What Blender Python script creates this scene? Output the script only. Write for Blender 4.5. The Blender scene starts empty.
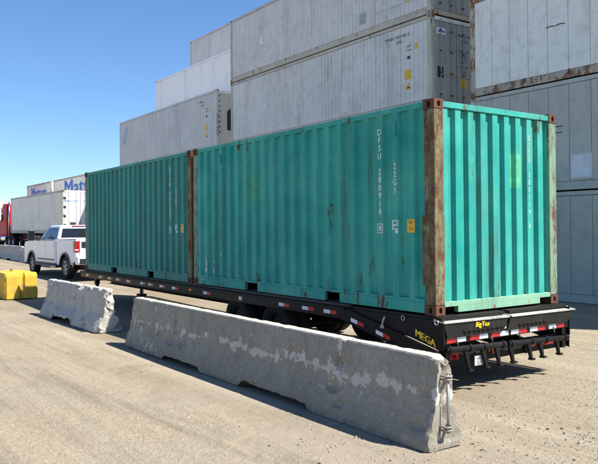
import bpy, math, random
from mathutils import Vector, Matrix, noise
random.seed(7)
SC = bpy.context.scene
COL = SC.collection

# ------------------------------------------------------------------ camera, sky, sun, exposure
def setup_view():
    f, yaw, pit, roll = 681.512, 2.55896148, 0.0097759573, -0.0076852244
    loc = Vector((5.57097, -6.19779, 1.96859))
    fw = Vector((math.cos(pit)*math.cos(yaw), math.cos(pit)*math.sin(yaw), math.sin(pit)))
    r = Vector((math.sin(yaw), -math.cos(yaw), 0)); u = r.cross(fw)
    r2 = r*math.cos(roll)+u*math.sin(roll); u2 = -r*math.sin(roll)+u*math.cos(roll)
    cd = bpy.data.cameras.new('camera'); c = bpy.data.objects.new('camera', cd); COL.objects.link(c)
    cd.sensor_fit = 'HORIZONTAL'; cd.sensor_width = 36; cd.lens = f/598*36
    cd.shift_x = 42.2127/598; cd.shift_y = -9.605/598
    cd.clip_end = 9000; cd.clip_start = .1
    m = Matrix((r2, u2, -fw)).transposed().to_4x4(); m.translation = loc
    c.matrix_world = m
    SC.camera = c
setup_view()
SUN = Vector((.63, .41, 1.0)).normalized()          # towards the sun
w = bpy.data.worlds.new('World'); SC.world = w; w.use_nodes = True
nt = w.node_tree
sky = nt.nodes.new('ShaderNodeTexSky'); sky.sky_type = 'NISHITA'; sky.sun_disc = False
sky.sun_elevation = math.asin(SUN.z); sky.sun_rotation = math.atan2(SUN.x, SUN.y)
sky.air_density = 1.5; sky.dust_density = 0.0; sky.ozone_density = 10.0; sky.altitude = 3000
bg = nt.nodes['Background']; nt.links.new(sky.outputs[0], bg.inputs[0]); bg.inputs[1].default_value = .083
sd = bpy.data.lights.new('sun', 'SUN'); sd.energy = 5.0; sd.angle = math.radians(.53); sd.color = (1, .945, .86)
so = bpy.data.objects.new('sun', sd); COL.objects.link(so)
so.rotation_euler = (-SUN).to_track_quat('-Z', 'Y').to_euler(); so.location = (20, 15, 40)
vs = SC.view_settings; vs.view_transform = 'Standard'; vs.look = 'None'; vs.gamma = 1; vs.exposure = 1.05
vs.use_curve_mapping = False

# ------------------------------------------------------------------ mesh helpers
class MB:
    def __init__(s): s.v = []; s.f = []
    def add(s, vs, fs):
        n = len(s.v); s.v += [tuple(p) for p in vs]; s.f += [tuple(i+n for i in q) for q in fs]; return s
    def box(s, x0, x1, y0, y1, z0, z1):
        return s.add([(x0,y0,z0),(x1,y0,z0),(x1,y1,z0),(x0,y1,z0),(x0,y0,z1),(x1,y0,z1),(x1,y1,z1),(x0,y1,z1)],
                     [(3,2,1,0),(4,5,6,7),(0,1,5,4),(1,2,6,5),(2,3,7,6),(3,0,4,7)])
    def prism(s, poly, axis, a, b):
        # poly: 2D points; axis 'y': (x,z) extruded a..b ; 'x': (y,z) ; 'z': (x,y)
        def P(p, t):
            return {'y': (p[0], t, p[1]), 'x': (t, p[0], p[1]), 'z': (p[0], p[1], t)}[axis]
        n = len(poly)
        vs = [P(p, a) for p in poly]+[P(p, b) for p in poly]
        fs = [tuple(range(n)), tuple(range(2*n-1, n-1, -1))]
        for i in range(n):
            j = (i+1) % n; fs.append((j, i, n+i, n+j))
        return s.add(vs, fs)
    def tube(s, path, r, n=10, cap=True):
        path = [Vector(p) for p in path]; rs = r if isinstance(r, (list, tuple)) else [r]*len(path)
        vs = []; fs = []
        up = None
        for i, p in enumerate(path):
            d = (path[min(i+1, len(path)-1)]-path[max(i-1, 0)]).normalized()
            if up is None: up = d.orthogonal().normalized()
            up = (up-d*up.dot(d)).normalized(); sd_ = d.cross(up)
            for k in range(n):
                a = 2*math.pi*k/n; vs.append(p+(up*math.cos(a)+sd_*math.sin(a))*rs[i])
        for i in range(len(path)-1):
            for k in range(n):
                fs.append((i*n+k, i*n+(k+1) % n, (i+1)*n+(k+1) % n, (i+1)*n+k))
        if cap:
            fs.append(tuple(range(n-1, -1, -1))); fs.append(tuple((len(path)-1)*n+k for k in range(n)))
        return s.add(vs, fs)
    def lathe(s, prof, c, axis='y', n=28):
        # prof: (radius, offset along axis), closed
        vs = []; fs = []; m = len(prof)
        for k in range(n):
            a = 2*math.pi*k/n; ca, sa = math.cos(a), math.sin(a)
            for (r, o) in prof:
                if axis == 'y': vs.append((c[0]+r*ca, c[1]+o, c[2]+r*sa))
                elif axis == 'x': vs.append((c[0]+o, c[1]+r*ca, c[2]+r*sa))
                else: vs.append((c[0]+r*ca, c[1]+r*sa, c[2]+o))
        for k in range(n):
            for i in range(m):
                j = (i+1) % m; k2 = (k+1) % n
                fs.append((k*m+i, k*m+j, k2*m+j, k2*m+i))
        return s.add(vs, fs)
    def xf(s, M):
        s.v = [tuple(M @ Vector(p)) for p in s.v]; return s
    def mesh(s, name, smooth=False):
        me = bpy.data.meshes.new(name); me.from_pydata(s.v, [], s.f)
        import bmesh
        bm = bmesh.new(); bm.from_mesh(me); bmesh.ops.recalc_face_normals(bm, faces=bm.faces); bm.to_mesh(me); bm.free()
        if smooth:
            for p in me.polygons: p.use_smooth = True
        me.update(); return me
    def build(s, name, mat, parent=None, smooth=False, bevel=0, seg=2, world=False, angle=None):
        o = put(s.mesh(name, smooth), name, mat, parent, world=world)
        if bevel:
            b = o.modifiers.new('bevel', 'BEVEL'); b.width = bevel; b.segments = seg; b.limit_method = 'ANGLE'; b.angle_limit = math.radians(35)
            b.harden_normals = False
        if angle:
            o.data.set_sharp_from_angle(angle=math.radians(angle))
        return o

def put(me, name, mat=None, parent=None, loc=None, world=False):
    o = bpy.data.objects.new(name, me); COL.objects.link(o)
    if mat is not None and not me.materials: me.materials.append(M[mat] if isinstance(mat, str) else mat)
    if parent is not None:
        o.parent = parent
        if world: o.matrix_parent_inverse = wm(parent).inverted()
    if loc is not None: o.location = loc
    return o
def wm(o):
    m = Matrix.LocRotScale(o.location, o.rotation_euler, o.scale)
    return (wm(o.parent) @ o.matrix_parent_inverse @ m) if o.parent else m
def tag(o, label=None, cat=None, group=None, kind=None):
    if label: o['label'] = label
    if cat: o['category'] = cat
    if group: o['group'] = group
    if kind: o['kind'] = kind
    return o
def thing(name, label, cat, loc, rz=0, group=None, ry=0):
    o = bpy.data.objects.new(name, None); COL.objects.link(o); o.empty_display_size = .2
    o.location = loc; o.rotation_euler = (0, ry, rz)
    return tag(o, label, cat, group)
_tc = {}
def text_geo(s, size):
    k = (s, size)
    if k not in _tc:
        cu = bpy.data.curves.new('t', 'FONT'); cu.body = s; cu.size = size; cu.align_x = 'CENTER'; cu.align_y = 'CENTER'; cu.resolution_u = 2
        ob = bpy.data.objects.new('t', cu); COL.objects.link(ob)
        dg = bpy.context.evaluated_depsgraph_get()
        me = bpy.data.meshes.new_from_object(ob.evaluated_get(dg))
        _tc[k] = ([v.co.copy() for v in me.vertices], [tuple(p.vertices) for p in me.polygons])
        bpy.data.objects.remove(ob); bpy.data.curves.remove(cu); bpy.data.meshes.remove(me)
    return _tc[k]
def text_into(mb, s, size, c, right, up, sx=1.0, shear=0, bold=0):
    v, f = text_geo(s, size); c = Vector(c); right = Vector(right); up = Vector(up)
    mb.add([c+right*(p.x*sx+p.y*shear)+up*p.y for p in v], f)
    nrm = right.cross(up)
    for k in range(bold):
        d = right*(size*.03*(k+1))+nrm*.0006*(k+1)
        mb.add([c+d+right*(p.x*sx+p.y*shear)+up*p.y for p in v], f)
    return mb
def vtext(s, size, c, right, up, step, sx=1.1, bold=1):
    mb = MB(); c = Vector(c); up = Vector(up); i = 0
    for ch in s:
        if ch != ' ': text_into(mb, ch, size, c-up*step*i, right, up, sx, bold=bold)
        i += 1
    return mb

# ------------------------------------------------------------------ materials
M = {}
class Nd:
    def __init__(s, name):
        s.m = bpy.data.materials.new(name); s.m.use_nodes = True; s.t = s.m.node_tree
        s.b = s.t.nodes['Principled BSDF']; M[name] = s.m
        s.pos = s.t.nodes.new('ShaderNodeNewGeometry').outputs['Position']
    def link(s, a, b): s.t.links.new(a, b)
    def map(s, scale=(1,1,1), loc=(0,0,0), rot=(0,0,0), src=None):
        n = s.t.nodes.new('ShaderNodeMapping'); s.link(src or s.pos, n.inputs[0])
        n.inputs['Scale'].default_value = scale; n.inputs['Location'].default_value = loc; n.inputs['Rotation'].default_value = rot
        return n.outputs[0]
    def noise(s, scale, detail=4, rough=.55, vec=None, dist=0):
        n = s.t.nodes.new('ShaderNodeTexNoise'); n.inputs['Scale'].default_value = scale; n.inputs['Detail'].default_value = detail
        n.inputs['Roughness'].default_value = rough; n.inputs['Distortion'].default_value = dist
        s.link(vec or s.pos, n.inputs['Vector']); return n.outputs[0]
    def voro(s, scale, vec=None, feature='F1', out=0):
        n = s.t.nodes.new('ShaderNodeTexVoronoi'); n.feature = feature; n.inputs['Scale'].default_value = scale
        s.link(vec or s.pos, n.inputs['Vector']); return n.outputs[out]
    def rng(s, x, a, b, c=0., d=1.):
        n = s.t.nodes.new('ShaderNodeMapRange'); s.link(x, n.inputs[0])
        for i, q in enumerate((a, b, c, d)): n.inputs[i+1].default_value = q
        return n.outputs[0]
    def math(s, op, a, b=None):
        n = s.t.nodes.new('ShaderNodeMath'); n.operation = op
        for i, q in enumerate((a, b)):
            if q is None: continue
            if isinstance(q, (int, float)): n.inputs[i].default_value = q
            else: s.link(q, n.inputs[i])
        return n.outputs[0]
    def mix(s, fac, a, b, mode='MIX'):
        n = s.t.nodes.new('ShaderNodeMix'); n.data_type = 'RGBA'; n.blend_type = mode
        if isinstance(fac, (int, float)): n.inputs[0].default_value = fac
        else: s.link(fac, n.inputs[0])
        for i, q in ((6, a), (7, b)):
            if isinstance(q, tuple): n.inputs[i].default_value = (q[0], q[1], q[2], 1)
            else: s.link(q, n.inputs[i])
        return n.outputs[2]
    def xyz(s, src=None):
        n = s.t.nodes.new('ShaderNodeSeparateXYZ'); s.link(src or s.pos, n.inputs[0]); return n.outputs
    def objrand(s):
        n = s.t.nodes.new('ShaderNodeObjectInfo'); return n.outputs['Random']
    def bump(s, h, strength=.3, dist=.01):
        n = s.t.nodes.new('ShaderNodeBump'); n.inputs['Strength'].default_value = strength; n.inputs['Distance'].default_value = dist
        s.link(h, n.inputs['Height']); s.link(n.outputs[0], s.b.inputs['Normal'])
    def set(s, color=None, rough=None, metal=None, spec=None):
        for k, q in (('Base Color', color), ('Roughness', rough), ('Metallic', metal), ('Specular IOR Level', spec)):
            if q is None: continue
            if isinstance(q, tuple): s.b.inputs[k].default_value = (q[0], q[1], q[2], 1)
            elif isinstance(q, (int, float)): s.b.inputs[k].default_value = q
            else: s.link(q, s.b.inputs[k])

def simple(name, col, rough=.5, metal=0., spec=.5, var=.12, sc=6):
    n = Nd(name); k = n.noise(sc, 5)
    a = tuple(c*(1-var) for c in col); b = tuple(min(1, c*(1+var)) for c in col)
    n.set(n.mix(n.rng(k, .3, .7), a, b), n.rng(k, .3, .7, rough*.85, min(1, rough*1.15)), metal, spec); return n

def paint(name, col, chalk, rust=.1, streak=.3, dirt=.25, rough=.5, rustcol=(.10,.040,.018), fine=5.0, off=(0,0,0), dirtcol=(.05,.045,.04), bigdirt=.5, soft=.035, grime=.55, spec=.4, edge=False):
    """weathered painted steel: faded patches, run-down streaks, rust spots"""
    n = Nd(name)
    p0 = n.map(loc=off)
    big = n.noise(.9, 5, .6, p0); mid = n.noise(3.5, 7, .62, p0)
    run = n.noise(1, 6, .65, n.map((7, 7, .45), off)); run2 = n.noise(1, 5, .6, n.map((16, 16, .9), (off[0]+3, off[1], off[2])))
    c = n.mix(n.rng(big, .35, .7), col, chalk)
    c = n.mix(n.math('MULTIPLY', n.rng(run, .5, .72), streak), c, chalk)
    c = n.mix(n.math('MULTIPLY', n.rng(run2, .52, .75), dirt), c, dirtcol)
    c = n.mix(n.math('MULTIPLY', n.rng(mid, .5, .8), dirt*bigdirt), c, dirtcol)
    gri = n.noise(1, 7, .62, n.map((1.7, 1.7, .28), (off[0]+5, off[1]+1, off[2]+2)), .3)
    gfi = n.noise(1, 6, .7, n.map((26, 26, 2.2), off))
    c = n.mix(n.math('MULTIPLY', n.math('MULTIPLY', n.rng(gri, .50, .72), n.rng(gfi, .38, .62)), grime), c, dirtcol)
    sp = n.noise(fine, 10, .72, n.map((1.25, 1.25, .34) if edge else (1, 1, .5), off)); lo = .74-rust*.42
    if edge:
        z_ = n.xyz()[2]
        ez = n.math('MAXIMUM', n.rng(z_, 1.45, 1.06, 0, .062), n.rng(z_, 3.20, 3.44, 0, .055))
        sp = n.math('ADD', sp, ez)
    rm = n.rng(sp, lo, lo+soft)
    st = n.noise(1, 8, .7, n.map((11, 11, .8), (off[0]+9, off[1]+2, off[2]))); lo2 = .80-rust*.38
    rs = n.math('MULTIPLY', n.rng(st, lo2, lo2+.07), .8)
    st3 = n.noise(1, 5, .6, n.map((38, 38, .9), (off[0]+1, off[1]+6, off[2])))
    rs3 = n.math('MULTIPLY', n.math('MULTIPLY', n.rng(st3, .60, .68), n.rng(gri, .44, .60)), min(1., rust*2.6))
    rmask = n.math('MAXIMUM', n.math('MAXIMUM', rm, rs), rs3)
    rc = n.mix(n.rng(n.noise(22, 4), .35, .7), rustcol, tuple(min(1, q*1.55) for q in rustcol))
    c = n.mix(rmask, c, rc)
    n.set(c, n.mix(rmask, (rough,)*3, (.85,)*3), 0, spec)
    n.bump(n.math('ADD', n.math('ADD', n.math('MULTIPLY', n.noise(30, 4), .25), n.math('MULTIPLY', n.noise(1.6, 4, .5), 5.0)), n.math('MULTIPLY', rmask, -.25)), .35, .008)
    return n

TEAL = (.010, .266, .232); TEALC = (.070, .415, .338)
paint('green_paint', TEAL, TEALC, rust=.275, streak=.55, dirt=.30, rough=.55, spec=.22, edge=True, grime=.75, rustcol=(.095,.048,.03), dirtcol=(.09,.085,.07), soft=.06)
paint('green_far', (.030, .225, .185), (.05, .28, .235), rust=.20, streak=.6, dirt=.36, rough=.55, spec=.22, edge=True, grime=.7, dirtcol=(.08,.085,.075))
paint('post_rust', (.22, .27, .14), (.32, .34, .18), rust=.95, streak=.4, dirt=.5, rough=.8, spec=.2, rustcol=(.092,.045,.029), fine=7, soft=.22, dirtcol=(.07,.045,.035))
paint('post_mixed', (.13, .27, .19), (.24, .33, .22), rust=.62, streak=.4, dirt=.4, rough=.75, spec=.2, rustcol=(.10,.048,.03), fine=6, soft=.15)
paint('sill_paint', (.16, .38, .25), (.25, .44, .30), rust=.34, streak=.4, dirt=.2, rough=.6, rustcol=(.17,.075,.035), fine=6)
paint('casting_rust', (.105, .042, .025), (.14, .06, .036), rust=.5, streak=.4, dirt=.4, rough=.85, rustcol=(.06,.024,.015), fine=14)
paint('reefer_white', (.78, .77, .73), (.84, .82, .77), rust=.06, streak=0.25, dirt=0.16, rough=.45, rustcol=(.20,.11,.06), dirtcol=(.27,.22,.16), grime=.8, bigdirt=2.4)
paint('reefer_grey', (.60, .60, .575), (.69, .68, .65), rust=.05, streak=0.22, dirt=0.15, rough=.45, off=(3,1,0), dirtcol=(.22,.195,.16), grime=.6, bigdirt=2.6)
paint('reefer_blue', (.45, .445, .395), (.53, .52, .46), rust=.07, streak=0.25, dirt=0.14, rough=.5, off=(7,4,1), dirtcol=(.11,.11,.11), bigdirt=2.4)
paint('reefer_clean', (.80, .80, .79), (.85, .84, .82), rust=.0, streak=0.2, dirt=0.06, rough=.4, off=(1,8,3), dirtcol=(.25,.24,.22), bigdirt=1.5)
paint('reefer_mid', (.52, .51, .485), (.59, .58, .55), rust=.0, streak=0.2, dirt=0.08, rough=.4, off=(5,2,8), dirtcol=(.16,.155,.15), bigdirt=2.0)
paint('reefer_warm', (.70, .67, .60), (.78, .75, .67), rust=.08, streak=0.25, dirt=0.14, rough=.5, off=(2,2,2), dirtcol=(.20,.16,.12), bigdirt=2.0)
paint('frame_grey', (.46, .425, .35), (.56, .52, .43), rust=.36, streak=.5, dirt=.4, rough=.6, rustcol=(.15,.075,.04), off=(4,4,4), dirtcol=(.12,.11,.1))
paint('frame_rust', (.42, .38, .32), (.48, .43, .36), rust=.55, streak=.5, dirt=.4, rough=.65, rustcol=(.20,.10,.05), fine=3.5, off=(6,4,9))
paint('door_grey', (.32, .34, .345), (.39, .41, .405), rust=.08, streak=.4, dirt=.35, rough=.5, off=(8,3,5), dirtcol=(.06,.06,.06))
paint('black_paint', (.0065, .0068, .008), (.011, .011, .012), rust=.05, streak=.3, dirt=.2, grime=.2, spec=.16, rough=.4, rustcol=(.03,.022,.016), dirtcol=(.03,.027,.024))
paint('black_dusty', (.012, .0115, .011), (.020, .0185, .0165), rust=.10, streak=.3, dirt=.35, grime=.2, spec=.15, rough=.55, rustcol=(.04,.028,.018), dirtcol=(.05,.042,.033))
paint('ramp_edge', (.34, .33, .31), (.48, .46, .43), rust=.24, streak=.4, dirt=.4, rough=.4, rustcol=(.06,.045,.03), fine=9)
paint('yellow_concrete', (.60, .35, .018), (.66, .43, .06), rust=.40, streak=.4, dirt=.7, rough=.8, rustcol=(.27,.21,.13), dirtcol=(.13,.085,.03), fine=6, soft=.05)
paint('truck_red', (.50, .006, .012), (.55, .010, .016), rust=.0, streak=.2, dirt=.08, rough=.55)
simple('white_ink', (.74, .76, .74), .6, var=.15, sc=40)
simple('faded_ink', (.42, .58, .53), .6, var=.3, sc=30)
simple('dark_ink', (.03, .035, .045), .6)
simple('blue_ink', (.025, .11, .46), .55)
simple('blue_decal', (.06, .20, .50), .5)
simple('pale_blue', (.36, .47, .62), .5)
simple('label_yellow', (.72, .42, .025), .5)
simple('label_white', (.68, .70, .72), .5)
simple('patch_green', (.035, .31, .185), .6, var=.2, sc=9)
simple('patch_lime', (.075, .40, .235), .6, var=.2, sc=9)
simple('plate_grey', (.42, .42, .41), .5, var=.35, sc=50)
simple('red_sticker', (.30, .02, .03), .5)
simple('tape_red', (.50, .012, .018), .3, var=.2, sc=20)
simple('tape_white', (.74, .77, .82), .3, var=.12, sc=20)
simple('amber_lens', (.80, .22, .015), .2)
simple('red_lens', (.30, .008, .012), .12, var=.3)
simple('yellow_decal', (.80, .55, .02), .4)
simple('rubber', (.016, .016, .017), .8, spec=.3, var=.3, sc=14)
simple('dark_plastic', (.018, .019, .021), .45)
simple('gasket', (.012, .012, .013), .7)
simple('steel', (.42, .42, .43), .35, 1.0)
simple('galvanised', (.38, .38, .37), .5, .7)
simple('rusty_steel', (.12, .065, .04), .8, .2, var=.4, sc=30)
simple('old_steel', (.24, .215, .185), .7, .3, var=.3, sc=30)
simple('alloy', (.33, .335, .345), .35, .8)
simple('chrome', (.75, .76, .78), .12, 1.0)
simple('wood_deck', (.11, .085, .06), .8, var=.3)
simple('dark_inner', (.03, .03, .031), .7)
n = simple('truck_white', (.66, .70, .77), .28, var=.04, sc=2)
n.b.inputs['Coat Weight'].default_value = .6; n.b.inputs['Coat Roughness'].default_value = .06
n = simple('tint_glass', (.010, .012, .015), .06, var=.1); n.b.inputs['Coat Weight'].default_value = .5
n = simple('side_glass', (.012, .024, .042), .12, var=.1, spec=.35); n.b.inputs['Coat Weight'].default_value = .3

def concrete(name, base, pale, painted, band=True, off=(0,0,0)):
    n = Nd(name)
    big = n.noise(1.3, 6, .6, n.map(loc=off)); med = n.noise(5, 8, .65, n.map(loc=off)); fn = n.noise(60, 5, .6)
    c = n.mix(n.rng(big, .35, .7), base, painted)
    c = n.mix(n.math('MULTIPLY', n.rng(med, .5, .75), .45), c, tuple(q*.45 for q in base))
    run = n.noise(1, 6, .6, n.map((6, 6, .7), off))
    c = n.mix(n.math('MULTIPLY', n.rng(run, .52, .75), .4), c, tuple(q*.5 for q in base))
    x, y, z = n.xyz()
    # bare light patches where the grey coat has flaked off: a band along the fold plus scattered flakes
    wob = n.math('ADD', z, n.rng(n.noise(2.2, 4, .6, n.map(loc=off)), 0, 1, -.16, .16))
    hb = n.rng(n.math('ABSOLUTE', n.math('SUBTRACT', wob, .47)), .0, .13, .19, -.06)
    fl = n.noise(7.5, 9, .62, n.map((1, 1, .8), off), .4)
    lum = n.noise(.55, 3, .5, n.map(loc=(off[0]+2.3, off[1], off[2])))
    a = n.math('ADD', fl, hb if band else -.02)
    a = n.math('ADD', a, n.rng(lum, .35, .65, -.06, .06))
    mk = n.rng(a, .632, .662)
    if band:   # the far end of the wall is scraped bare more often
        lf = n.rng(x, -3.2, -4.6, 0, .085)
        rt = n.math('MULTIPLY', n.rng(n.math('ABSOLUTE', n.math('SUBTRACT', x, .55)), 0, .45, 1, 0), n.rng(n.math('ABSOLUTE', n.math('SUBTRACT', z, .34)), 0, .16, .12, -.1))
        fl2 = n.noise(11, 9, .66, n.map((1, 1, .45), (off[0]+5, off[1], off[2])), .3)
        mk2 = n.rng(n.math('ADD', n.math('ADD', fl2, lf), n.math('MAXIMUM', rt, 0)), .655, .668)
        mk = n.math('MAXIMUM', mk, mk2)
        ds = n.rng(n.noise(4.2, 6, .6, n.map((1, 1, .8), (1.3, 0, 4))), .60, .70)
        c = n.mix(n.math('MULTIPLY', ds, n.rng(x, -1.5, -4.2, .25, .85)), c, tuple(q*.28 for q in base))
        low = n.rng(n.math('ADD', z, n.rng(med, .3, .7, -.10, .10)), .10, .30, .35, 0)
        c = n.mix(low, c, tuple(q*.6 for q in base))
    c = n.mix(n.math('MULTIPLY', mk, .78), c, n.mix(n.rng(fn, .3, .7), tuple(q*.85 for q in pale), pale))
    # paler colour on the upward-facing top
    tp = n.rng(n.math('ADD', z, n.rng(med, .3, .7, -.02, .02)), .775, .80)
    nz = n.t.nodes.new('ShaderNodeNewGeometry').outputs['Normal']
    tp = n.math('MULTIPLY', tp, n.rng(n.xyz(nz)[2], .3, .7))
    c = n.mix(tp, c, tuple(q*.72 for q in pale))
    crack = n.rng(n.voro(1.6, n.map((1, 1, 1.1), off), 'DISTANCE_TO_EDGE'), .0, .006, 1, 0)
    c = n.mix(n.math('MULTIPLY', crack, n.rng(big, .5, .62)), c, tuple(q*.3 for q in base))
    mot = n.noise(24, 8, .72, n.map(loc=off))
    c = n.mix(n.math('MULTIPLY', n.rng(mot, .52, .66), .38), c, tuple(q*.85 for q in pale))
    c = n.mix(n.math('MULTIPLY', n.rng(n.noise(31, 7, .7, n.map(loc=off)), .56, .68), .55), c, tuple(q*.4 for q in base))
    pit = n.rng(n.voro(40), .0, .20, 1, 0)
    c = n.mix(n.math('MULTIPLY', pit, .5), c, tuple(q*.35 for q in base))
    n.set(c, .88, 0, .3)
    h = n.math('ADD', n.math('MULTIPLY', fn, .5), n.math('ADD', n.math('MULTIPLY', mk, -.6), n.math('MULTIPLY', pit, -.8)))
    n.bump(n.math('ADD', h, n.math('ADD', n.math('MULTIPLY', n.noise(14, 6, .65), 1.4), n.math('MULTIPLY', n.noise(150, 3, .6), .4))), .7, .010)
concrete('barrier_grey', (.27, .245, .195), (.62, .585, .505), (.35, .32, .258))
concrete('barrier_old', (.40, .38, .335), (.66, .64, .58), (.50, .475, .42), band=False, off=(3,7,1))
concrete('barrier_far', (.40, .385, .35), (.60, .58, .53), (.46, .44, .40), band=False, off=(9,2,1))

def ground_mat():
    n = Nd('dirt_ground')
    x, y, z = n.xyz()
    warp = n.noise(.35, 5, .6)
    # grit / compacted dust border runs roughly along the barriers
    edge = n.math('ADD', n.math('MULTIPLY', y, 1), n.math('ADD', n.math('MULTIPLY', n.rng(warp, .25, .75, -1.4, 1.4), 1), n.math('MULTIPLY', x, .03)))
    grit = n.rng(edge, -2.9, -2.55, 1, 0)
    right = n.rng(n.math('ADD', n.math('MULTIPLY', x, .8), n.math('MULTIPLY', y, .6)), .6, 1.8)
    grit = n.math('MAXIMUM', grit, right)
    sand = n.mix(n.rng(n.noise(1.3, 6), .35, .7), (.215, .175, .122), (.252, .21, .15))
    gr = n.mix(n.rng(n.noise(9, 6, .7), .35, .68), (.335, .278, .192), (.44, .372, .265))
    sp = n.rng(n.noise(75, 3, .6), .28, .72)
    gr = n.mix(n.math('MULTIPLY', sp, .55), gr, (.235, .196, .138));
    peb = n.xyz(n.voro(55, out=1))[0]
    gr = n.mix(n.math('MULTIPLY', n.rng(peb, .55, 1), .30), gr, (.52, .455, .35))
    gr = n.mix(n.math('MULTIPLY', n.rng(peb, .25, 0), .28), gr, (.19, .158, .11))
    c = n.mix(grit, sand, gr)
    # tyre sweeps along the lane
    sw = n.noise(1, 5, .6, n.map((.16, 5.5, 1), rot=(0, 0, math.radians(-5))))
    c = n.mix(n.math('MULTIPLY', n.rng(sw, .47, .66), .42), c, (.205, .168, .115))
    sw2 = n.noise(1, 4, .6, n.map((.12, 1.3, 1), (4, 2, 0), rot=(0, 0, math.radians(-9))))
    c = n.mix(n.math('MULTIPLY', n.rng(sw2, .5, .70), .5), c, (.42, .365, .27))
    grey = n.rng(n.noise(.22, 4, .6), .45, .62)
    c = n.mix(n.math('MULTIPLY', grey, .35), c, (.33, .295, .235))
    # wheel tracks: two pairs of darker packed ruts, curving a little
    yy = n.math('ADD', n.math('ADD', y, n.math('MULTIPLY', n.math('POWER', n.math('ADD', x, 14), 2), -.0065)), n.rng(n.noise(.6, 3), 0, 1, -.25, .25))
    for yc_, a_ in ((-6.05, .50), (-4.25, .50), (-7.3, .4), (-5.2, .35), (-3.3, .30)):
        tw = n.rng(n.math('ABSOLUTE', n.math('SUBTRACT', yy, yc_)), .10, .26, 1, 0)
        tn = n.rng(n.noise(1, 5, .65, n.map((.9, 9, 1))), .36, .60)
        c = n.mix(n.math('MULTIPLY', n.math('MULTIPLY', tw, tn), a_), c, (.175, .143, .097))
    blot = n.rng(n.noise(.75, 7, .66, n.map(loc=(7, 3, 0))), .56, .63)
    c = n.mix(n.math('MULTIPLY', blot, .20), c, (.19, .158, .11))
    dark = n.rng(n.noise(26, 2, .5), .70, .73)
    c = n.mix(n.math('MULTIPLY', dark, .7), c, (.09, .08, .065))
    n.set(c, .93, 0, .25)
    h = n.math('ADD', n.math('MULTIPLY', n.noise(42, 5, .65), n.rng(grit, 0, 1, .35, 1)), n.math('ADD', n.math('MULTIPLY', sw, 1.2), n.math('MULTIPLY', n.noise(8, 5, .6), .9)))
    n.bump(n.math('ADD', h, n.math('MULTIPLY', n.math('MULTIPLY', n.noise(19, 6, .7), grit), 1.1)), .85, .030)
ground_mat()
simple('pebble', (.28, .24, .18), .9, var=.5, sc=30)
simple('pebble_dark', (.075, .068, .058), .9, var=.5, sc=30)

# ------------------------------------------------------------------ ground
def sstep(a, b, x):
    t = max(0., min(1., (x-a)/(b-a))); return t*t*(3-2*t)
def gz(x, y):
    lane = .012*max(0, -x-10)
    if x < -60: lane = .012*50
    s = sstep(7.2, 9.2, y)*(1-sstep(-35.0, -36.4, x) if x < -35.0 else 1)
    pad = 0.0
    fade = 1-sstep(120, 400, math.hypot(x, y))
    return (lane*(1-s)+pad*s)*fade
def gh(x, y):
    z = gz(x, y); d = math.hypot(x, y)
    if d < 60 and y < 9:
        k = (1-sstep(30, 60, d))*(1-sstep(7, 9, y))
        tr = noise.noise(Vector((x*.12, (y+x*.06)*1.7, 0)))*.012+noise.noise(Vector((x*.9, y*.9, 3)))*.008
        z += k*(tr-.012)
    return z
def make_ground():
    def axis(lo, hi, c0, c1, step):
        a = [c0+i*step for i in range(int((c1-c0)/step)+1)]
        d = step
        while a[-1] < hi: d *= 1.18; a.append(a[-1]+d)
        d = step
        while a[0] > lo: d *= 1.18; a.insert(0, a[0]-d)
        return a
    xs = axis(-4000, 4000, -16, 7, .16); ys = axis(-4000, 4000, -7, 9, .16)
    nx, ny = len(xs), len(ys); v = []
    for y in ys:
        for x in xs:
            v.append((x, y, gh(x, y)))
    f = [(j*nx+i, j*nx+i+1, (j+1)*nx+i+1, (j+1)*nx+i) for j in range(ny-1) for i in range(nx-1)]
    o = MB().add(v, f).build('ground', 'dirt_ground', smooth=True)
    tag(o, kind='structure')
make_ground()
def pebbles(name, mat, count, region, smin, smax, label):
    mb = MB()
    for _ in range(count):
        x, y = region()
        s = smin+(smax-smin)*random.random()**3
        a = random.random()*6.28; q = [s*(.7+.6*random.random()) for _ in range(5)]; h = s*(.35+.45*random.random())
        z = gh(x, y)-.002
        vs = [(x+q[k]*math.cos(a+k*1.257), y+q[k]*math.sin(a+k*1.257), z) for k in range(5)]
        vs += [(x+q[k]*.6*math.cos(a+k*1.257+.2), y+q[k]*.6*math.sin(a+k*1.257+.2), z+.002+h*(.75+.25*random.random())) for k in range(5)]
        mb.add(vs, [(k, (k+1) % 5, 5+(k+1) % 5, 5+k) for k in range(5)]+[(5, 6, 7, 8, 9)])
    tag(mb.build(name, mat), label, 'gravel', kind='stuff')
def reg_all():
    while True:
        x = random.uniform(-14, 6); y = random.uniform(-5.6, 4)
        if not (-7 < x < 1.6 and -1.8 < y < -.9): return x, y
def reg_right(): 
    return random.gauss(2.3, 1.4), random.gauss(-.6, 1.7)
pebbles('gravel', 'pebble', 15000, reg_all, .003, .011, 'loose tan grit scattered over the dirt ground')
pebbles('gravel', 'pebble', 7000, reg_right, .004, .018, 'loose tan gravel beside the near end of the long barrier')
pebbles('dark_gravel', 'pebble_dark', 260, reg_all, .005, .016, 'dark little stones dotted over the dirt ground')
pebbles('dark_gravel', 'pebble_dark', 420, reg_right, .005, .020, 'dark little stones behind the trailer tail')

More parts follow.
